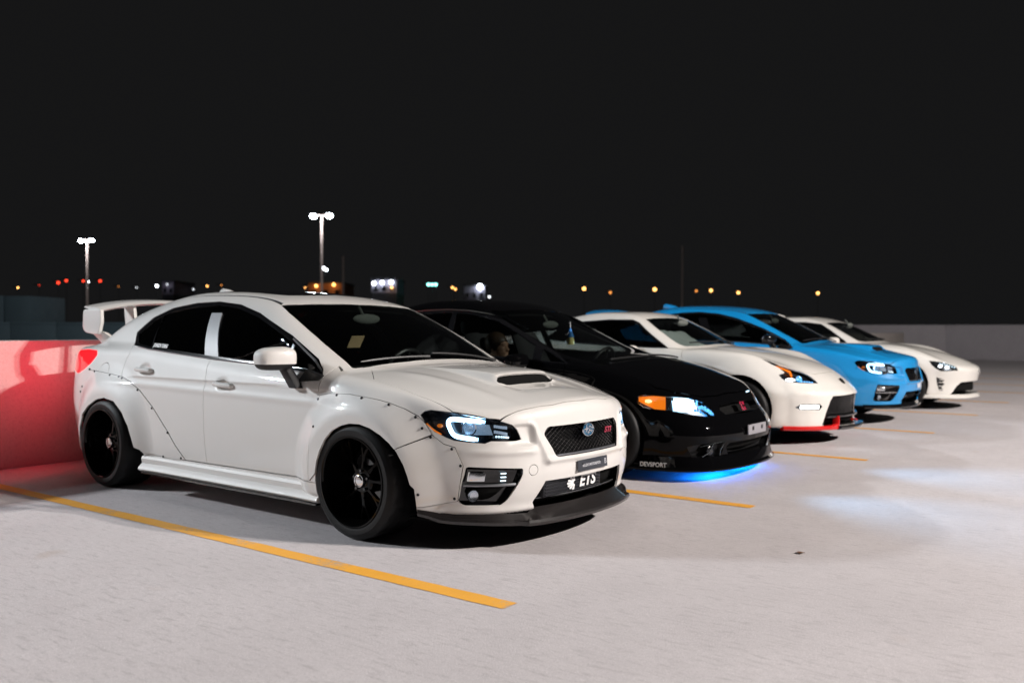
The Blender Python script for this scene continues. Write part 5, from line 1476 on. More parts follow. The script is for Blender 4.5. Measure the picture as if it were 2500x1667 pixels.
def generic_car(name, loc, rz, label, group, cfg, spec, paintm, dz, h=.015):
    """a car from its field and its cut lines; returns the car, its skin and a surface helper"""
    car = empty(name, loc, rz); tag(car, label, 'car', group)
    lo, hi = (-1.1, 0, .08), (3.75, 1.02, 1.5)
    S = Skin(spec, lo, hi, h); f = S.f
    wb, ar = cfg['wb'], cfg.get('ar', .345); G = .006
    for cx in (wb, cfg.get('rx', 0)): S.cut(arch_round(cx, ar), 'side', lambda C: (np.abs(C[:, 1]) > .55) & (C[:, 2] < .8), fine=.005)
    hd = [((x-a)*.70711, z) for x, a, z in cfg['head']]
    lensT = S.cut(hd, 'diag', lambda C: (C[:, 0] > cfg['wb']+.05) & (C[:, 2] > .42) & (C[:, 2] < .86), gap=.004, fine=.004)
    op = {}
    for nm, poly, xmin in cfg['open']: op[nm] = S.cut(poly, 'front', lambda C: (C[:, 0] > xmin) & (C[:, 2] < .6), fine=.004)
    wsT = S.cut(rounded(cfg['ws'], .03), 'top', lambda C: C[:, 2] > .84, fine=.005)
    dloT = S.cut(cfg['dlo'], 'side', lambda C: (C[:, 2] > .80) & (np.abs(C[:, 1]) > .42), fine=.005)
    rwT = S.cut(rounded(cfg['rw'], .04), 'top', lambda C: C[:, 2] > 1.0, fine=.008)
    hoodT = S.cut(cfg['hood'], 'top', lambda C: (C[:, 2] > .5) & (C[:, 0] > 1.6), gap=G)
    doors = []
    for P in cfg['doors']: doors.append(S.cut(P, 'side', lambda C: (np.abs(C[:, 1]) > .55) & (C[:, 2] < 1.02), gap=G))
    bumT = S.take(lambda C: (C[:, 0] > wb+.30) & (C[:, 2] < .80))
    (S.T, bumT), undT = S.under(S.T, bumT); S.obj('underbody', undT, M['dark'], car, 'B', depth=0)
    S.obj('body', S.T, paintm, car, 'B'); S.obj('hood', hoodT, paintm, car, 'B'); S.obj('front_bumper', bumT, paintm, car, 'B')
    for nm, T in zip(cfg['door_names'], doors): S.pair(nm, T, paintm, car)
    S.obj('windscreen', wsT, M['screen_glass'], car, 'B', depth=0, offset=-.004); S.obj('rear_window', rwT, M['side_glass'], car, 'B', depth=0, offset=-.004)
    inT, frT = S.cut(inset(cfg['dlo'], .018), 'side', T=dloT, fine=.004)
    S.pair('window_frame', frT, M['gloss_black'], car, offset=-.002)
    for x0, x1 in cfg.get('pillars', ()):
        pT, inT = S.cut([(x0, 1.4), (x0+.05, 1.4), (x1+.08, .8), (x1, .8)], 'side', T=inT, fine=.005); S.pair('pillar_trim', pT, M['gloss_black'], car, offset=-.001)
    S.pair('side_window', inT, cfg.get('sideglass', M['side_glass']), car, depth=0, offset=-.009)
    liner_part(f, lo, hi, car, ((wb, .31), (cfg.get('rx', 0), .31)), ((cfg['dlo'], 'side', lambda C: (C[:, 2] > .8) & (np.abs(C[:, 1]) > .36)), (cfg['ws'], 'top', lambda C: C[:, 2] > .82)), h=.035, ra=.38)
    lenses = S.pair('headlight', lensT, M['lens'], car, depth=.008, offset=-.001)
    for sgn, lens in zip((-1, 1), lenses):
        V, T = compact(S.V, lensT); N = fgrad(f, V); N /= np.linalg.norm(N, axis=1)[:, None]
        q = V - N*.035 + np.array([-.01, 0, 0]); q[:, 1] *= -sgn
        if sgn > 0: T = T[:, ::-1]
        mesh_np('lamp_housing', q, T, None, None, cfg.get('housing', M['lamp_dark']), lens)
        def P(x, a, z, d): p = newton_pt(f, (x, -a, z), -d); return Vector((p[0], -sgn*p[1], p[2]))
        cfg['lamp'](lens, P, sgn)
    sf = lambda y, z, d=0: Vector((f_front(f, y, z)-d, y, z))
    for nm, poly, xmin in cfg['open']:
        half = [(a, z) for a, z in poly if a > 0]; sym = min(p[0] for p in poly) < 0
        if sym:
            outl = [(-a, z) for a, z in half] + [(a, z) for a, z in half[::-1]]
            b = MB(); V0 = [sf(y, z, .002) for y, z in outl]; V1 = [sf(y, z, .07) for y, z in outl]; n = len(outl)
            b.add(V0+V1, [(i, (i+1) % n, n+(i+1) % n, n+i) for i in range(n)] + [tuple(range(n, 2*n))]); b.build(nm, M['satin_black'], car)
        else:
            for s_ in (-1, 1):
                b = MB(); V0 = [sf(s_*y, z, .002) for y, z in half]; V1 = [sf(s_*y, z, .05) for y, z in half]; n = len(half)
                b.add(V0+V1, [(i, (i+1) % n, n+(i+1) % n, n+i) for i in range(n)] + [tuple(range(n, 2*n))]); b.build(nm, M['satin_black'], car)
    mx_, my_, mz_ = cfg['mirror']
    door_mirror(car, None, mx_, my_, mz_, paintm, s=.92, foot=(.06, .12, -.085))
    for cx, cz in cfg['handles']:
        for s_ in (-1, 1):
            p, n_ = S.on('side', cx, cz, s_); y0 = p.y
            MB().tube([(cx-.09, y0, cz), (cx-.075, y0+s_*.025, cz), (cx+.075, y0+s_*.025, cz), (cx+.09, y0, cz)], .014, 8).build('door_handle', paintm, car, smooth=True)
    b_ = MB()
    for y0, y1 in ((.60, .0), (-.05, -.55)):
        pts = []
        for t in np.linspace(0, 1, 6):
            y = y0+(y1-y0)*t; p, n_ = S.on('top', cfg['wiper'](y)-.03*t, y); pts.append(p+n_*.012)
        b_.tube(pts, .008, 5)
    b_.build('wiper', M['satin_black'], car, smooth=True)
    cabin(car, cfg['hx'], cfg['bx'], cfg['bz'], seat_x=cfg.get('seat_x', .95), trim=cfg.get('dash'), back=cfg.get('back', True))
    if dz:
        for ch in list(car.children): ch.location.z += dz
    wheel_set(car, wb, cfg['face'], cfg['face']+.01, R=.318, width=.25, rim_r=.235, dish=.05, spokes=10, style='bar', cap=False, tread=False)
    return car, S, sf

def inset(poly, d):
    P = np.asarray(poly, float); n = len(P); out = []
    area = sum(P[i-1][0]*P[i][1]-P[i][0]*P[i-1][1] for i in range(n)); sg = 1 if area > 0 else -1
    for i in range(n):
        a, b, c = P[i-1], P[i], P[(i+1) % n]
        u, v = (b-a)/np.linalg.norm(b-a), (c-b)/np.linalg.norm(c-b); n1, n2 = np.array([-u[1], u[0]])*sg, np.array([-v[1], v[0]])*sg
        m = n1+n2; m = m/max(np.linalg.norm(m), 1e-6); k = d/max(.35, m @ n1); out.append(b+m*k)
    return np.array(out)

ROW = 'cars parked in a row on the deck'
# ---------------------------------------------------------------- black four-door saloon
def civic_lamp(lens, P, sgn):
    am = MB()
    rows = []
    for u in np.linspace(0, 1, 6):
        x = 2.985+.19*u; a = .812-.075*u; z0, z1 = .60-.062*min(1, u*1.6), .63+.010*math.sin(u*2.5)
        rows.append([P(x, a, z1-(z1-z0)*k/4, .006+.012*math.sin(k*math.pi/4)) for k in range(5)])
    am.loft(rows, closed=False, caps=False); am.build('turn_lens', M['amber'], lens, smooth=True)
    hl = MB(); rows = []
    for u in np.linspace(0, 1, 8):
        u *= .62; x = 3.215+.165*u; a = .690-.200*u; z0, z1 = .532-.030*u, .622-.028*u*u-.02*u
        rows.append([P(x, a, z1-(z1-z0)*k/5, .007+.010*math.sin(k*math.pi/5)) for k in range(6)])
    hl.loft(rows, closed=False, caps=False); hl.build('lit_bulb', M['headlight_on'], lens, smooth=True)
    rf = MB(); rr = random.Random(5)
    for k in range(26):
        u = rr.random(); v = rr.random(); x = 3.320+.110*u; a = .555-.095*u; z = .598-.085*u-.075*v*(1-u*.65)
        rf.box(P(x, a, z, .011), (.011, .018, .013), rot=(rr.random()*2, rr.random()*2, rr.random()*2))
    rf.build('lamp_facets', M['crystal'], lens)
    tb_ = MB(); tb_.ball(P(3.055, .785, .600, .006), (.030, .014, .013), 12); tb_.build('turn_bulb', M['turn_hot'], lens, smooth=True)
    mk = MB(); mk.tube([P(2.975, .815, .60, -.002), P(2.99, .812, .578, -.002), P(3.03, .806, .556, -.002), P(3.08, .795, .546, -.002)], .004, 6); mk.build('lamp_edge', M['chrome'], lens, smooth=True)

CIVIC_HEAD = [(2.968, 0.814, 0.631), (3.025, 0.793, 0.649), (3.123, 0.754, 0.64), (3.229, 0.675, 0.635), (3.307, 0.567, 0.622), (3.359, 0.492, 0.59), (3.413, 0.451, 0.526), (3.438, 0.443, 0.49), (3.401, 0.55, 0.492), (3.343, 0.64, 0.506), (3.262, 0.71, 0.525), (3.194, 0.748, 0.538), (3.11, 0.785, 0.546), (3.046, 0.805, 0.555), (2.985, 0.817, 0.589)]
civic_cfg = dict(wb=2.70, face=.885, head=CIVIC_HEAD, lamp=civic_lamp, housing=M['reflector'],
    open=[('upper_grille', [(-.02, .575), (.34, .560), (.37, .525), (.33, .490), (-.02, .485)], 3.2), ('lower_grille', rounded([(-.02, .285), (.40, .285), (.44, .255), (.38, .165), (-.02, .165)], .012), 3.3), ('fog_pocket', rounded([(.47, .305), (.66, .290), (.735, .270), (.69, .165), (.50, .160), (.465, .235)], .012), 3.1)],
    ws=[(1.43, -.05), (1.43, .2), (1.40, .45), (1.345, .575), (1.70, .62), (2.10, .675), (2.468, .715), (2.60, .726), (2.66, .60), (2.69, .3), (2.70, 0), (2.70, -.05)],
    dlo=[(-.26, .985), (-.32, 1.03), (-.05, 1.19), (.25, 1.275), (.55, 1.31), (.884, 1.318), (1.15, 1.305), (1.36, 1.275), (1.52, 1.232), (1.75, 1.135), (1.914, 1.058), (2.37, .868), (1.73, .897), (1.0, .93), (.3, .965)],
    rw=[(.05, -.05), (.05, .45), (-.05, .55), (-.5, .52), (-.6, .4), (-.62, -.05)],
    hood=[(2.73, -.05), (2.72, .35), (2.69, .60), (2.64, .750), (2.80, .765), (2.95, .765), (3.10, .745), (3.225, .672), (3.305, .572), (3.355, .48), (3.395, .3), (3.41, 0), (3.41, -.05)],
    doors=[[(1.10, 1.0), (1.09, .80), (1.12, .5), (1.16, .26), (2.18, .26), (2.30, .36), (2.33, .6), (2.33, .80), (2.33, .90), (1.9, .92)], [(.10, 1.0), (.10, .85), (.26, .62), (.40, .42), (.48, .26), (1.16, .26), (1.12, .5), (1.09, .80), (1.10, 1.0)]], door_names=['front_door', 'rear_door'],
    pillars=((.93, 1.05), (1.88, 2.02)), mirror=(1.93, .965, .885), handles=((.42, .86), (1.28, .82)), wiper=lambda y: 2.665-.06*(abs(y)/.6)**2,
    hx=1.45, bx=2.62, bz=.905, seat_x=1.42, dash=M['trim'], sideglass=glass('clear_side_glass', (.42, .46, .46)))
CVX, CVY = -.78, 2.38
civic, cS, cf = generic_car('parked_car', (CVX, CVY, 0), 0, 'glossy black saloon with lit headlights, amber corner lamps and blue glow under its nose', ROW, civic_cfg, civic_spec(), M['black'], 0)
p = cf(0, .537, -.008); mxb = basis(p, (0, 1, 0), (1, 0, .45))
bd = MB().prism([tuple(q) for q in rounded([(-.040, -.036), (.040, -.036), (.048, .036), (-.048, .036)], .012)], -.004, .002, mxb); bo = bd.build('grille_badge', M['red_badge'], civic, bevel=.002)
hh = MB()
for s_ in (-1, 1): hh.prism([(s_*.016, -.030), (s_*.026, -.030), (s_*.036, .030), (s_*.020, .030)], .002, .007, mxb)
hh.box((0, 0, .0045), (.040, .012, .005), mxb); hh.prism([tuple(q) for q in rounded([(-.044, -.040), (.044, -.040), (.052, .040), (-.052, .040)], .013)] , -.004, -.001, mxb); hh.build('badge_letter', M['chrome'], bo)
pc = cf(0, .365, -.012); pm = basis(pc, (0, 1, 0), (1, 0, 0))
po = MB().box((0, 0, 0), (.36, .078, .012), pm).build('plate_bracket', M['plate_light'], civic, bevel=.003)
for s_ in (-1, 1): MB().box((s_*.09, .008, .0065), (.032, .030, .004), pm).build('bracket_pad', M['satin_black'], po)
lip = MB(); rows = []
for y in np.concatenate([np.linspace(-.845, -.45, 14), np.linspace(-.40, .40, 9), np.linspace(.45, .845, 14)]):
    x = cS.f and f_front(cS.f, y, .19); n_ = np.array([1.0, y*abs(y)*1.8]); n_ /= np.linalg.norm(n_)
    q = lambda d, z: (x+n_[0]*d, y+n_[1]*d, z)
    rows.append([q(.012, .19), q(.022, .155), q(.030, .115), q(.050, .098), q(.050, .085), q(-.03, .080), q(-.12, .10), q(-.06, .2)])
lp = lip.loft(rows).build('front_lip', M['black'], civic, smooth=True, angle=35)
x = f_front(cS.f, -.80, .19); tm = basis(Vector((x-.0+.030, -.826, .128)), (.80, .60, 0), (.6, -.8, .12))
g_ = lambda y: Vector((f_front(cS.f, y, .19), y, 0))
pa, pb = g_(-.82), g_(-.77); tdir = (pb-pa).normalized(); nn = Vector((tdir.y, -tdir.x, 0)); c0 = g_(-.80); 
text_mesh('lip_lettering', 'DEVSPORT', .046, basis(Vector((c0.x, c0.y, .128))+nn*.034, tdir, nn+Vector((0, 0, .1))), M['decal'], lp, .0006, 0, .92, .0012)
for s_ in (-1, 1):
    p = cf(s_*.565, .235, .02); MB().lathe([(0, .012), (.03, .010), (.045, 0), (.046, -.02)], 20, basis(p, (0, 0, 1), (1, s_*.2, 0))).build('fog_lamp', M['lamp_dark'], civic, smooth=True)
    b = MB(); b.tube([cf(s_*.46, .30, -.002), cf(s_*.57, .292, -.002), cf(s_*.67, .268, -.002)], .006, 6); b.tube([cf(s_*.46, .30, -.002), cf(s_*.50, .235, -.002), cf(s_*.485, .175, -.002)], .005, 6); b.tube([cf(s_*.57, .29, .0), cf(s_*.60, .22, .0), cf(s_*.66, .175, .0)], .005, 6); b.build('fog_trim', M['visor'], civic, smooth=True)
for s_ in (-1, 1):
    sk = MB().loft([[(x, s_*.86, .20), (x, s_*.885, .17), (x, s_*.885, .13), (x, s_*.80, .12)] for x in np.linspace(.42, 2.28, 10)]); sk.build('side_skirt', M['black'], civic, smooth=True, angle=35)
vis = MB()
for s_ in (-1, 1):
    pts = []
    for x, z in ((.3, 1.29), (.6, 1.318), (.884, 1.325), (1.15, 1.312), (1.36, 1.283), (1.52, 1.24), (1.75, 1.143)):
        p, n_ = cS.on('side', x, z, s_); pts.append(p+n_*.008)
    vis.tube(pts, .009, 6)
vis.build('window_visor', M['visor'], civic, smooth=True)
# blue strip lamps under the nose, and the light they give
st = MB()
for y0, y1 in ((-.62, -.02), (.02, .62)):
    st.box((3.30, (y0+y1)/2, .115), (.02, abs(y1-y0), .015))
so = st.build('underglow_strip', M['led_blue'], civic)
for y in (-.33, .33):
    ld = bpy.data.lights.new('underglow_light', 'AREA'); ld.shape = 'RECTANGLE'; ld.size = .5; ld.size_y = .05; ld.energy = 3.6; ld.color = (.0, .17, 1.0)
    lo_ = bpy.data.objects.new('underglow_light', ld); COL.objects.link(lo_); lo_.parent = civic; lo_.location = (3.36, y, .11); lo_.rotation_euler = (0, math.radians(-18), math.radians(90))
    lo_.rotation_euler = Vector((.12, 0, -1)).to_track_quat('-Z', 'Y').to_euler()
for y in (-.62, .62):
    ld = bpy.data.lights.new('headlight_beam', 'SPOT'); ld.energy = 150; ld.spot_size = math.radians(58); ld.spot_blend = 1.0; ld.color = (.26, .60, 1.0); ld.shadow_soft_size = .05
    lo_ = bpy.data.objects.new('headlight_beam', ld); COL.objects.link(lo_); lo_.parent = civic; lo_.location = (3.46, y, .56); lo_.rotation_euler = Vector((1, .10 if y > 0 else -.16, -.15)).to_track_quat('-Z', 'Y').to_euler()

# ---------------------------------------------------------------- white two-seat coupe with red lip
def z_lamp(lens, P, sgn):
    am = MB(); pts = [P(x, a, z, .012) for x, a, z in ((2.86, .655, .742), (2.93, .62, .712), (2.985, .60, .690), (3.02, .64, .650))]; am.tube(pts, [.005, .009, .012, .010], 8); am.build('turn_lens', M['amber'], lens, smooth=True)
    b = MB(); b.ball(P(3.02, .68, .615, .010), (.050, .022, .016), 12); b.build('lit_bulb', M['headlight_warm'], lens, smooth=True)
    c = MB(); mx = basis(P(3.085, .58, .632, .025), (0, 0, 1), (.8, -.6*-sgn, .2)); c.lathe([(0, .02), (.02, .016), (.030, 0), (.034, -.01)], 20, mx); c.build('projector_lens', M['crystal'], lens, smooth=True)
    d = MB()
    for k in range(5): u = k/4; d.box(P(3.11+.07*u, .60-.10*u, .600-.010*u, .012), (.014, .014, .010))
    d.build('lamp_facets', M['crystal'], lens)
Z_HEAD = [(2.732, .698, .810), (2.795, .648, .787), (2.877, .625, .749), (2.976, .549, .711), (3.059, .482, .679), (3.138, .454, .636), (3.218, .455, .573), (3.157, .559, .575), (3.095, .634, .580), (3.000, .714, .588), (2.945, .727, .624), (2.915, .724, .657), (2.955, .665, .679), (2.893, .666, .725), (2.812, .690, .767)]
z_cfg = dict(wb=2.55, face=.905, head=Z_HEAD, lamp=z_lamp, back=False,
    open=[('grille', [(-.02, .452), (.39, .445), (.425, .40), (.455, .32), (.530, .168), (.51, .145), (-.02, .145)], 3.0), ('lamp_recess', [(.735, .340), (.700, .372), (.545, .372), (.515, .345), (.545, .312), (.70, .316)], 2.9)],
    ws=[(1.345, -.05), (1.345, .16), (1.305, .53), (1.497, .621), (1.698, .681), (1.80, .69), (1.86, .66), (1.93, .5), (1.969, .3), (1.985, 0), (1.985, -.05)],
    dlo=[(.10, .985), (.08, 1.02), (.25, 1.12), (.55, 1.20), (.9, 1.222), (1.21, 1.218), (1.30, 1.185), (1.486, 1.062), (1.69, .937), (1.735, .905), (1.2, .912), (.5, .945)],
    rw=[(.15, -.05), (.12, .4), (-.1, .5), (-.5, .45), (-.6, .3), (-.62, -.05)],
    hood=[(2.03, -.05), (2.02, .25), (1.98, .5), (1.93, .69), (2.4, .70), (2.70, .66), (2.85, .60), (2.976, .53), (3.06, .46), (3.15, .36), (3.185, .2), (3.195, 0), (3.195, -.05)],
    doors=[[(.55, .95), (.50, .75), (.56, .4), (.62, .25), (1.80, .25), (1.93, .4), (1.95, .7), (1.90, .90), (1.2, .93)]], door_names=['front_door'],
    mirror=(1.33, .95, .875), handles=((.72, .83),), wiper=lambda y: 1.95-.08*(abs(y)/.6)**2, hx=1.35, bx=1.90, bz=.90, seat_x=.72)
ZX, ZY, ZD = -.617, 5.0, .04
zcar, zS, zf = generic_car('parked_car', (ZX, ZY, 0), 0, 'white two seat coupe with a red front lip and thin lit bumper lamp', ROW, z_cfg, zcar_spec(), M['cream'], ZD)
p = zf(0, .577, -.004); mxb = basis(p, (0, 1, 0), (1, 0, .9)); p.z += 0
eo = MB().tube([(.034*math.cos(t), .034*math.sin(t), .002) for t in np.linspace(0, 2*math.pi, 32, endpoint=False)], .006, 8, True, mxb).build('emblem', M['gloss_black'], zcar, smooth=True); eo.location.z = ZD
ez = text_mesh('emblem_letter', 'Z', .066, mxb @ Matrix.Translation((0, 0, .003)), M['gloss_black'], eo, .003, .2, 1.3, .003)
lip = MB(); rows = []
for s_ in (-1, 1):
    rows = []
    for a in (np.linspace(.80, .36, 14) if s_ < 0 else np.linspace(.80, .46, 12)):
        x = f_front(zS.f, a, .16); n_ = np.array([1.0, a*a*1.5]); n_ /= np.linalg.norm(n_); y = s_*a
        q = lambda d, z: (x+n_[0]*d, y+s_*n_[1]*d, z+ZD)
        t = sstep(.44, .36, a)
        rows.append([q(.010, .155+.02*t), q(.022, .148+.02*t), q(.026, .128), q(.018, .112), q(-.05, .105), q(-.05, .15)])
    lo_ = MB().loft(rows).build('red_lip', M['red'], zcar, smooth=True, angle=35)
    d = MB(); d.loft([[(zf(s_*a, z, -.004+.012*(k % 2 == 9))+Vector((0, 0, ZD))) for k, z in enumerate((.325, .332, .354, .361))] for a in np.linspace(.555, .705, 8)], closed=False, caps=False); d.build('daytime_lamp', M['headlight_warm'], zcar, smooth=True)
    if s_ > 0: continue
    w = MB(); a = .365; x = f_front(zS.f, a, .17)
    w.loft([[(x+.030-dx, s_*(a-.035*t), z+ZD), (x+.030-dx, s_*(a-.035*t-.03), z+ZD), (x-.04-dx, s_*(a-.035*t-.03), z+ZD), (x-.04-dx, s_*(a-.035*t), z+ZD)] for t, z, dx in ((0, .12, 0), (.4, .17, .003), (1, .245, .010))]); w.build('lip_fin', M['red'], lo_, bevel=.006)
rows = []
for y in np.linspace(-.36, .36, 13):
    x = f_front(zS.f, y, .16); rows.append([(x+.050, y, .150+ZD), (x+.056, y, .130+ZD), (x+.03, y, .108+ZD), (x-.08, y, .11+ZD), (x-.08, y, .14+ZD)])
MB().loft(rows).build('front_lip', M['carbon'], zcar, smooth=True, angle=35)
rows = [[(f_front(zS.f, y, .24)-d, y, z+ZD) for d, z in ((.004, .255), (.0, .245), (.004, .228), (.04, .23), (.04, .25))] for y in np.linspace(-.46, .46, 15)]
MB().loft(rows).build('grille_bar', M['gloss_black'], zcar, smooth=True, angle=35)
gm = MB()
for k in range(11):
    z = .27+.0155*k; gm.tube([zf(y, z, .035)+Vector((0, 0, ZD)) for y in np.linspace(-.43, .43, 13)], .0025, 4)
for k in range(31):
    y = -.42+.028*k; gm.tube([zf(y, z, .035)+Vector((0, 0, ZD)) for z in (.265, .34, .43)], .0025, 4)
gm.build('grille_mesh', M['gloss_black'], zcar)
for s_ in (-1, 1):
    sk = MB().loft([[(x, s_*.86, .19+ZD), (x, s_*.90, .16+ZD), (x, s_*.905, .12+ZD), (x, s_*.82, .115+ZD)] for x in np.linspace(.40, 2.18, 10)]); sk.build('side_skirt', M['cream'], zcar, smooth=True, angle=35)
# grey sunshade slumped on the dash of the coupe
sh = MB(); rows = []
rr = random.Random(4)
for i in range(13):
    u = i/12; row = []
    for j in range(9):
        v = j/8; y = -.62+.78*u; x = 1.46+.40*v; z = 1.115-.205*v+.03*math.sin(u*math.pi)*(1-v)+rr.uniform(-.008, .008)+.012*math.sin(9*u+4*v)
        row.append((ZX+x, ZY+y, ZD+z-.05))
    rows.append(row)
so = sh.loft(rows, closed=False, caps=False).build('sunshade', M['shade'], smooth=True); tag(so, 'crumpled grey sunshade behind the windscreen of the coupe with red lip', 'sunshade')

# ---------------------------------------------------------------- blue saloon of the same make as the near car
BX, BY = -.697, 7.45
blue, bS = scoop_saloon('parked_car', (BX, BY, 0), 0, 'bright blue saloon with hood scoop, front splitter rods and lit lamps', ROW, False, M['blue'], .055, True, False, .015)

# ---------------------------------------------------------------- last white coupe
def gt_lamp(lens, P, sgn):
    b = MB(); b.ball(P(3.045, .705, .565, .014), (.026, .020, .020), 12); b.ball(P(3.12, .655, .545, .014), (.026, .020, .020), 12); b.build('lit_bulb', M['headlight_warm'], lens, smooth=True)
    d = MB()
    for k in range(7): u = k/6; d.ball(P(3.05+.17*u, .715-.115*u, .605-.05*u, .010), (.010, .010, .008), 8)
    d.build('led_row', M['headlight_soft'], lens, smooth=True)
    e = MB()
    for k in range(4): u = k/3; e.ball(P(3.10+.06*u, .69-.05*u, .518-.002*u, .012), (.010, .010, .008), 8)
    e.build('lamp_facets', M['reflector'], lens, smooth=True)
GT_HEAD = [(2.915, .772, .647), (3.019, .718, .636), (3.101, .660, .620), (3.192, .599, .586), (3.240, .582, .553), (3.261, .582, .509), (3.183, .657, .506), (3.120, .701, .498), (3.064, .732, .499), (2.997, .762, .541), (2.950, .774, .586)]
gt_cfg = dict(wb=2.57, face=.885, head=GT_HEAD, lamp=gt_lamp, back=False,
    open=[('grille', [(-.02, .348), (.345, .344), (.499, .338), (.564, .282), (.641, .165), (.60, .150), (-.02, .150)], 2.9), ('bumper_vent', [(.751, .412), (.709, .384), (.689, .368), (.707, .339), (.684, .317), (.708, .272), (.699, .221), (.726, .221)], 2.8)],
    ws=[(1.40, -.05), (1.40, .2), (1.36, .52), (1.6, .62), (1.8, .68), (1.90, .70), (1.98, .6), (2.05, .3), (2.07, 0), (2.07, -.05)],
    dlo=[(.05, .985), (.03, 1.02), (.2, 1.11), (.5, 1.19), (.8, 1.212), (1.1, 1.209), (1.33, 1.180), (1.50, 1.085), (1.72, .935), (1.78, .880), (1.2, .905), (.5, .94)],
    rw=[(.05, -.05), (.02, .4), (-.2, .5), (-.5, .45), (-.58, .3), (-.6, -.05)],
    hood=[(2.11, -.05), (2.10, .3), (2.03, .6), (1.98, .70), (2.4, .70), (2.8, .68), (3.0, .66), (3.10, .60), (3.20, .52), (3.26, .40), (3.29, .2), (3.30, 0), (3.30, -.05)],
    doors=[[(.60, .95), (.55, .75), (.60, .4), (.66, .25), (1.86, .25), (1.96, .4), (1.98, .7), (1.93, .88), (1.2, .93)]], door_names=['front_door'],
    mirror=(1.60, .93, .915), handles=((.78, .82),), wiper=lambda y: 2.03-.08*(abs(y)/.6)**2, hx=1.42, bx=1.98, bz=.88, seat_x=.75)
GX, GY, GD = -.317, 10.2, .06
gtc, gS, gf = generic_car('parked_car', (GX, GY, 0), 0, 'farthest white coupe with comb-like bumper vents, last in the row', ROW, gt_cfg, gt_spec(), M['white2'], GD)
p = gf(0, .47, -.003); p.z += GD; mxb = basis(p, (0, 1, 0), (1, 0, .2))
MB().tube([(.05*math.cos(t), .034*math.sin(t), .002) for t in np.linspace(0, 2*math.pi, 28, endpoint=False)], .005, 6, True, mxb).build('emblem', M['chrome'], gtc, smooth=True)
rows = []
for y in np.concatenate([np.linspace(-.82, -.45, 10), np.linspace(-.4, .4, 9), np.linspace(.45, .82, 10)]):
    x = f_front(gS.f, y, .16); n_ = np.array([1.0, y*abs(y)*1.6]); n_ /= np.linalg.norm(n_); q = lambda d, z: (x+n_[0]*d, y+n_[1]*d, z+GD)
    e = .05 if abs(y) > .38 else .03
    rows.append([q(.0, .165), q(e*.6, .150), q(e, .128), q(e, .112), q(-.08, .108), q(-.08, .15)])
MB().loft(rows).build('front_lip', M['white2'], gtc, smooth=True, angle=35)
for s_ in (-1, 1):
    cn = MB()
    for z in (.235, .285, .335, .375):
        cn.loft([[gf(s_*a, z-.006, .006)+Vector((0, 0, GD)), gf(s_*a, z+.006, .006)+Vector((0, 0, GD)), gf(s_*a, z+.006, .03)+Vector((0, 0, GD)), gf(s_*a, z-.006, .03)+Vector((0, 0, GD))] for a in (.69, .715)])
    cn.build('vent_fin', M['white2'], gtc)
    sk = MB().loft([[(x, s_*.84, .19+GD), (x, s_*.875, .16+GD), (x, s_*.88, .12+GD), (x, s_*.80, .115+GD)] for x in np.linspace(.40, 2.2, 10)]); sk.build('side_skirt', M['white2'], gtc, smooth=True, angle=35)
fin = MB(); fin.loft([[(.42+x, w*c_, 1.275+GD+z*s2) for c_, s2 in ((1, 0), (.8, .6), (.3, 1), (-.3, 1), (-.8, .6), (-1, 0))] for x, w, z in ((.14, .012, .012), (.08, .03, .045), (0, .038, .070), (-.07, .034, .082), (-.10, .028, .065))]); fin.build('roof_fin', M['white2'], gtc, smooth=True, angle=60)
# light pools thrown on the slab by the low beams of the coupes
for car, xx, yy, zz, pw in ((zcar, 3.18, .66, .39, 2.6), (blue, 3.42, .62, .66, 8)):
    for s_ in (-1, 1):
        ld = bpy.data.lights.new('headlight_beam', 'SPOT'); ld.energy = pw; ld.spot_size = math.radians(60); ld.spot_blend = 1.0; ld.color = (.80, .92, 1.0); ld.shadow_soft_size = .04
        lo_ = bpy.data.objects.new('headlight_beam', ld); COL.objects.link(lo_); lo_.parent = car; lo_.location = (xx+.10, s_*yy, zz); lo_.rotation_euler = Vector((1, s_*.05, -.85 if car is zcar else -.40)).to_track_quat('-Z', 'Y').to_euler()

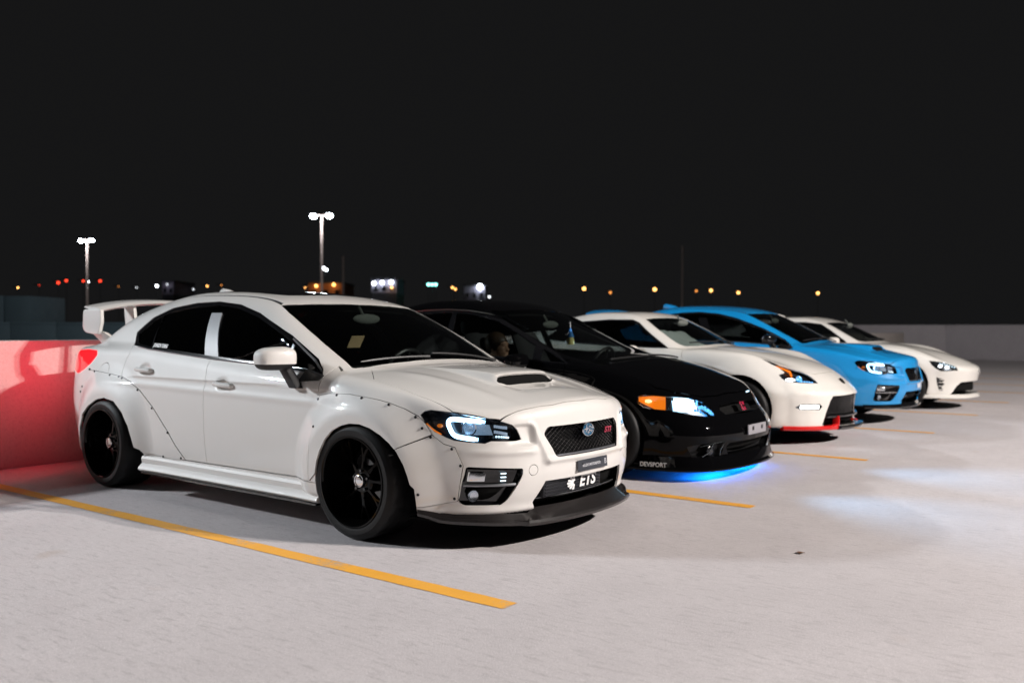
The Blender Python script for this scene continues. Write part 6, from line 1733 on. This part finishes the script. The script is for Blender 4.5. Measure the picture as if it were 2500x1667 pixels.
# ================================================================ things inside the cars
def caps(P, a, b, r0, r1):
    a, b = np.array(a, float), np.array(b, float); d = b-a; L = (d*d).sum()
    t = np.clip(((P-a) @ d)/L, 0, 1); q = P - a - t[..., None]*d
    return np.sqrt((q*q).sum(-1)) - (r0+(r1-r0)*t)
def ell(P, c, r):
    q = (P-np.array(c, float))/np.array(r, float); k = np.sqrt((q*q).sum(-1)); return (k-1)*min(r)
def nets_full(fn, lo, hi, h):
    """surface of a full 3-D field"""
    off = np.array([0, lo[1]-.001, 0])
    def g(x, a, z):
        x, a, z = np.broadcast_arrays(x, a, z); return fn(np.stack([x, a+off[1], z], -1))
    # reuse the half solver with a shifted so that it never meets its own middle plane
    xs = np.arange(lo[0], hi[0], h); ys = np.arange(lo[1], hi[1], h); zs = np.arange(lo[2], hi[2], h)
    F = np.stack([fn(np.stack(np.meshgrid([x], ys, zs, indexing='ij'), -1))[0] for x in xs]); S = F < 0
    n = np.array(F.shape); c = sum(S[i:n[0]-1+i, j:n[1]-1+j, k:n[2]-1+k].astype(np.int8) for i in (0, 1) for j in (0, 1) for k in (0, 1))
    act = (c > 0) & (c < 8); I = np.argwhere(act); idx = np.full(act.shape, -1, np.int64); idx[act] = np.arange(len(I))
    V = np.array([xs[0], ys[0], zs[0]]) + (I+.5)*h
    for _ in range(4):
        v = fn(V); e = .002; G = np.stack([fn(V+e*np.eye(3)[k])-fn(V-e*np.eye(3)[k]) for k in range(3)], -1)/(2*e)
        V = V - G*np.clip(v/np.maximum((G*G).sum(-1), .1), -h, h)[:, None]
    Q = []
    for ax in range(3):
        o1, o2 = [(1, 2), (2, 0), (0, 1)][ax]; s0 = [slice(None)]*3; s1 = [slice(None)]*3; s0[ax] = slice(0, -1); s1[ax] = slice(1, None)
        a0, a1 = S[tuple(s0)], S[tuple(s1)]; E = np.argwhere(a0 != a1); E = E[(E[:, o1] > 0) & (E[:, o2] > 0)]
        lim = np.array(act.shape); E = E[(E[:, o1] < lim[o1]) & (E[:, o2] < lim[o2])]
        fl = ~a0[E[:, 0], E[:, 1], E[:, 2]]
        def cell(u, w): A = E.copy(); A[:, o1] -= u; A[:, o2] -= w; return idx[A[:, 0], A[:, 1], A[:, 2]]
        q = np.stack([cell(1, 1), cell(0, 1), cell(0, 0), cell(1, 0)], 1); q[fl] = q[fl][:, ::-1]; Q.append(q)
    Q = np.concatenate(Q)
    return V, Q
def field_obj(name, fn, lo, hi, h, m, parent):
    V, Q = nets_full(fn, lo, hi, h); me = bpy.data.meshes.new(name); me.from_pydata(V.tolist(), [], Q.tolist()); me.update(); me.polygons.foreach_set('use_smooth', [True]*len(Q))
    return link(name, me, parent, m)

PX, PY, PZ = CVX+1.18, CVY-.36, -.07           # passenger of the black saloon, seated, looking ahead
def torso(P):
    d = smin(ell(P, (.10, 0, .60), (.15, .18, .16)), ell(P, (.05, 0, .80), (.125, .195, .20)), .08)
    for s in (-1, 1):
        d = smin(d, caps(P, (.05, s*.17, .87), (.16, s*.22, .66), .058, .046), .04); d = smin(d, caps(P, (.16, s*.22, .66), (.36, s*.13, .60), .044, .034), .03)
    return d
def body_f(P):
    d = torso(P)
    for s in (-1, 1):
        d = smin(d, caps(P, (.10, s*.10, .55), (.52, s*.11, .60), .085, .062), .05); d = smin(d, caps(P, (.52, s*.11, .60), (.66, s*.11, .26), .058, .042), .04); d = smin(d, caps(P, (.66, s*.11, .24), (.80, s*.11, .22), .04, .032), .03)
        d = smin(d, ell(P, (.40, s*.115, .598), (.045, .036, .020)), .02)
        for k, (ln, oy) in enumerate(((.040, -.026), (.048, -.009), (.045, .009), (.036, .025))):
            a = np.array((.435, s*.115+oy, .602)); d = smin(d, caps(P, a, a+np.array((ln*.6, 0, -.004)), .010, .009), .006); d = smin(d, caps(P, a+np.array((ln*.6, 0, -.004)), a+np.array((ln, 0, -.020)), .009, .008), .005)
        d = smin(d, caps(P, (.39, s*.115-s*.035, .600), (.42, s*.115-s*.062, .596), .011, .009), .008)
    d = smin(d, caps(P, (.055, 0, .90), (.075, 0, .985), .052, .050), .04)
    h = ell(P, (.09, 0, 1.055), (.098, .077, .112)); h = smin(h, ell(P, (.115, 0, 1.005), (.075, .058, .072)), .03)
    h = smin(h, caps(P, (.175, 0, 1.062), (.205, 0, 1.030), .010, .015), .012)          # nose
    h = smin(h, ell(P, (.178, 0, .965), (.022, .026, .018)), .02)                        # chin
    h = smin(h, ell(P, (.184, 0, .998), (.014, .024, .008)), .006)                       # lips
    h = smax(h, -ell(P, (.196, 0, .9965), (.010, .020, .0018)), .003)
    for s in (-1, 1):
        h = smax(h, -ell(P, (.184, s*.032, 1.060), (.014, .018, .011)), .012); h = smin(h, ell(P, (.168, s*.032, 1.060), (.011, .013, .009)), .003)
        h = smin(h, ell(P, (.165, s*.034, 1.083), (.014, .024, .008)), .010); h = smin(h, ell(P, (.085, s*.078, 1.045), (.020, .010, .030)), .008)
    return smin(d, h, .025)
person = empty('person', (PX, PY, PZ)); tag(person, 'person in dark shirt seated in the black saloon, seen in profile', 'person')
field_obj('body', body_f, (-.15, -.34, .14), (.90, .34, 1.22), .0125, M['skin'], person)
def hair_f(P):
    d = ell(P, (.066, 0, 1.080), (.122, .096, .114)); d = smin(d, ell(P, (.020, 0, 1.00), (.060, .080, .10)), .03)
    face = smax(ell(P, (.20, 0, 1.02), (.085, .10, .088)), -1-0*P[..., 0], .01)
    return smax(d, -face, .01)
field_obj('hair', hair_f, (-.12, -.14, .86), (.22, .14, 1.22), .0125, M['hair'], person)
field_obj('shirt', lambda P: smax(torso(P)-.012, P[..., 2]-.905, .01), (-.15, -.34, .40), (.45, .34, 1.0), .016, M['shirt'], person)

fr = empty('air_freshener', (CVX+1.87, CVY-.06, 0)); tag(fr, 'small blue and yellow gnome shaped freshener hanging in the black saloon', 'air freshener')
MB().lathe([(0, 1.165), (.008, 1.150), (.024, 1.105), (.034, 1.078), (.030, 1.076)], 16).build('hat', M['toy_blue'], fr, smooth=True)
MB().lathe([(0, 1.082), (.026, 1.078), (.034, 1.05), (.030, 1.03), (.036, 1.012), (0, 1.008)], 16).build('body', M['toy_yellow'], fr, smooth=True)
MB().tube([(0, 0, 1.16), (-.01, .01, 1.215)], .002, 4).build('string', M['decal'], fr)
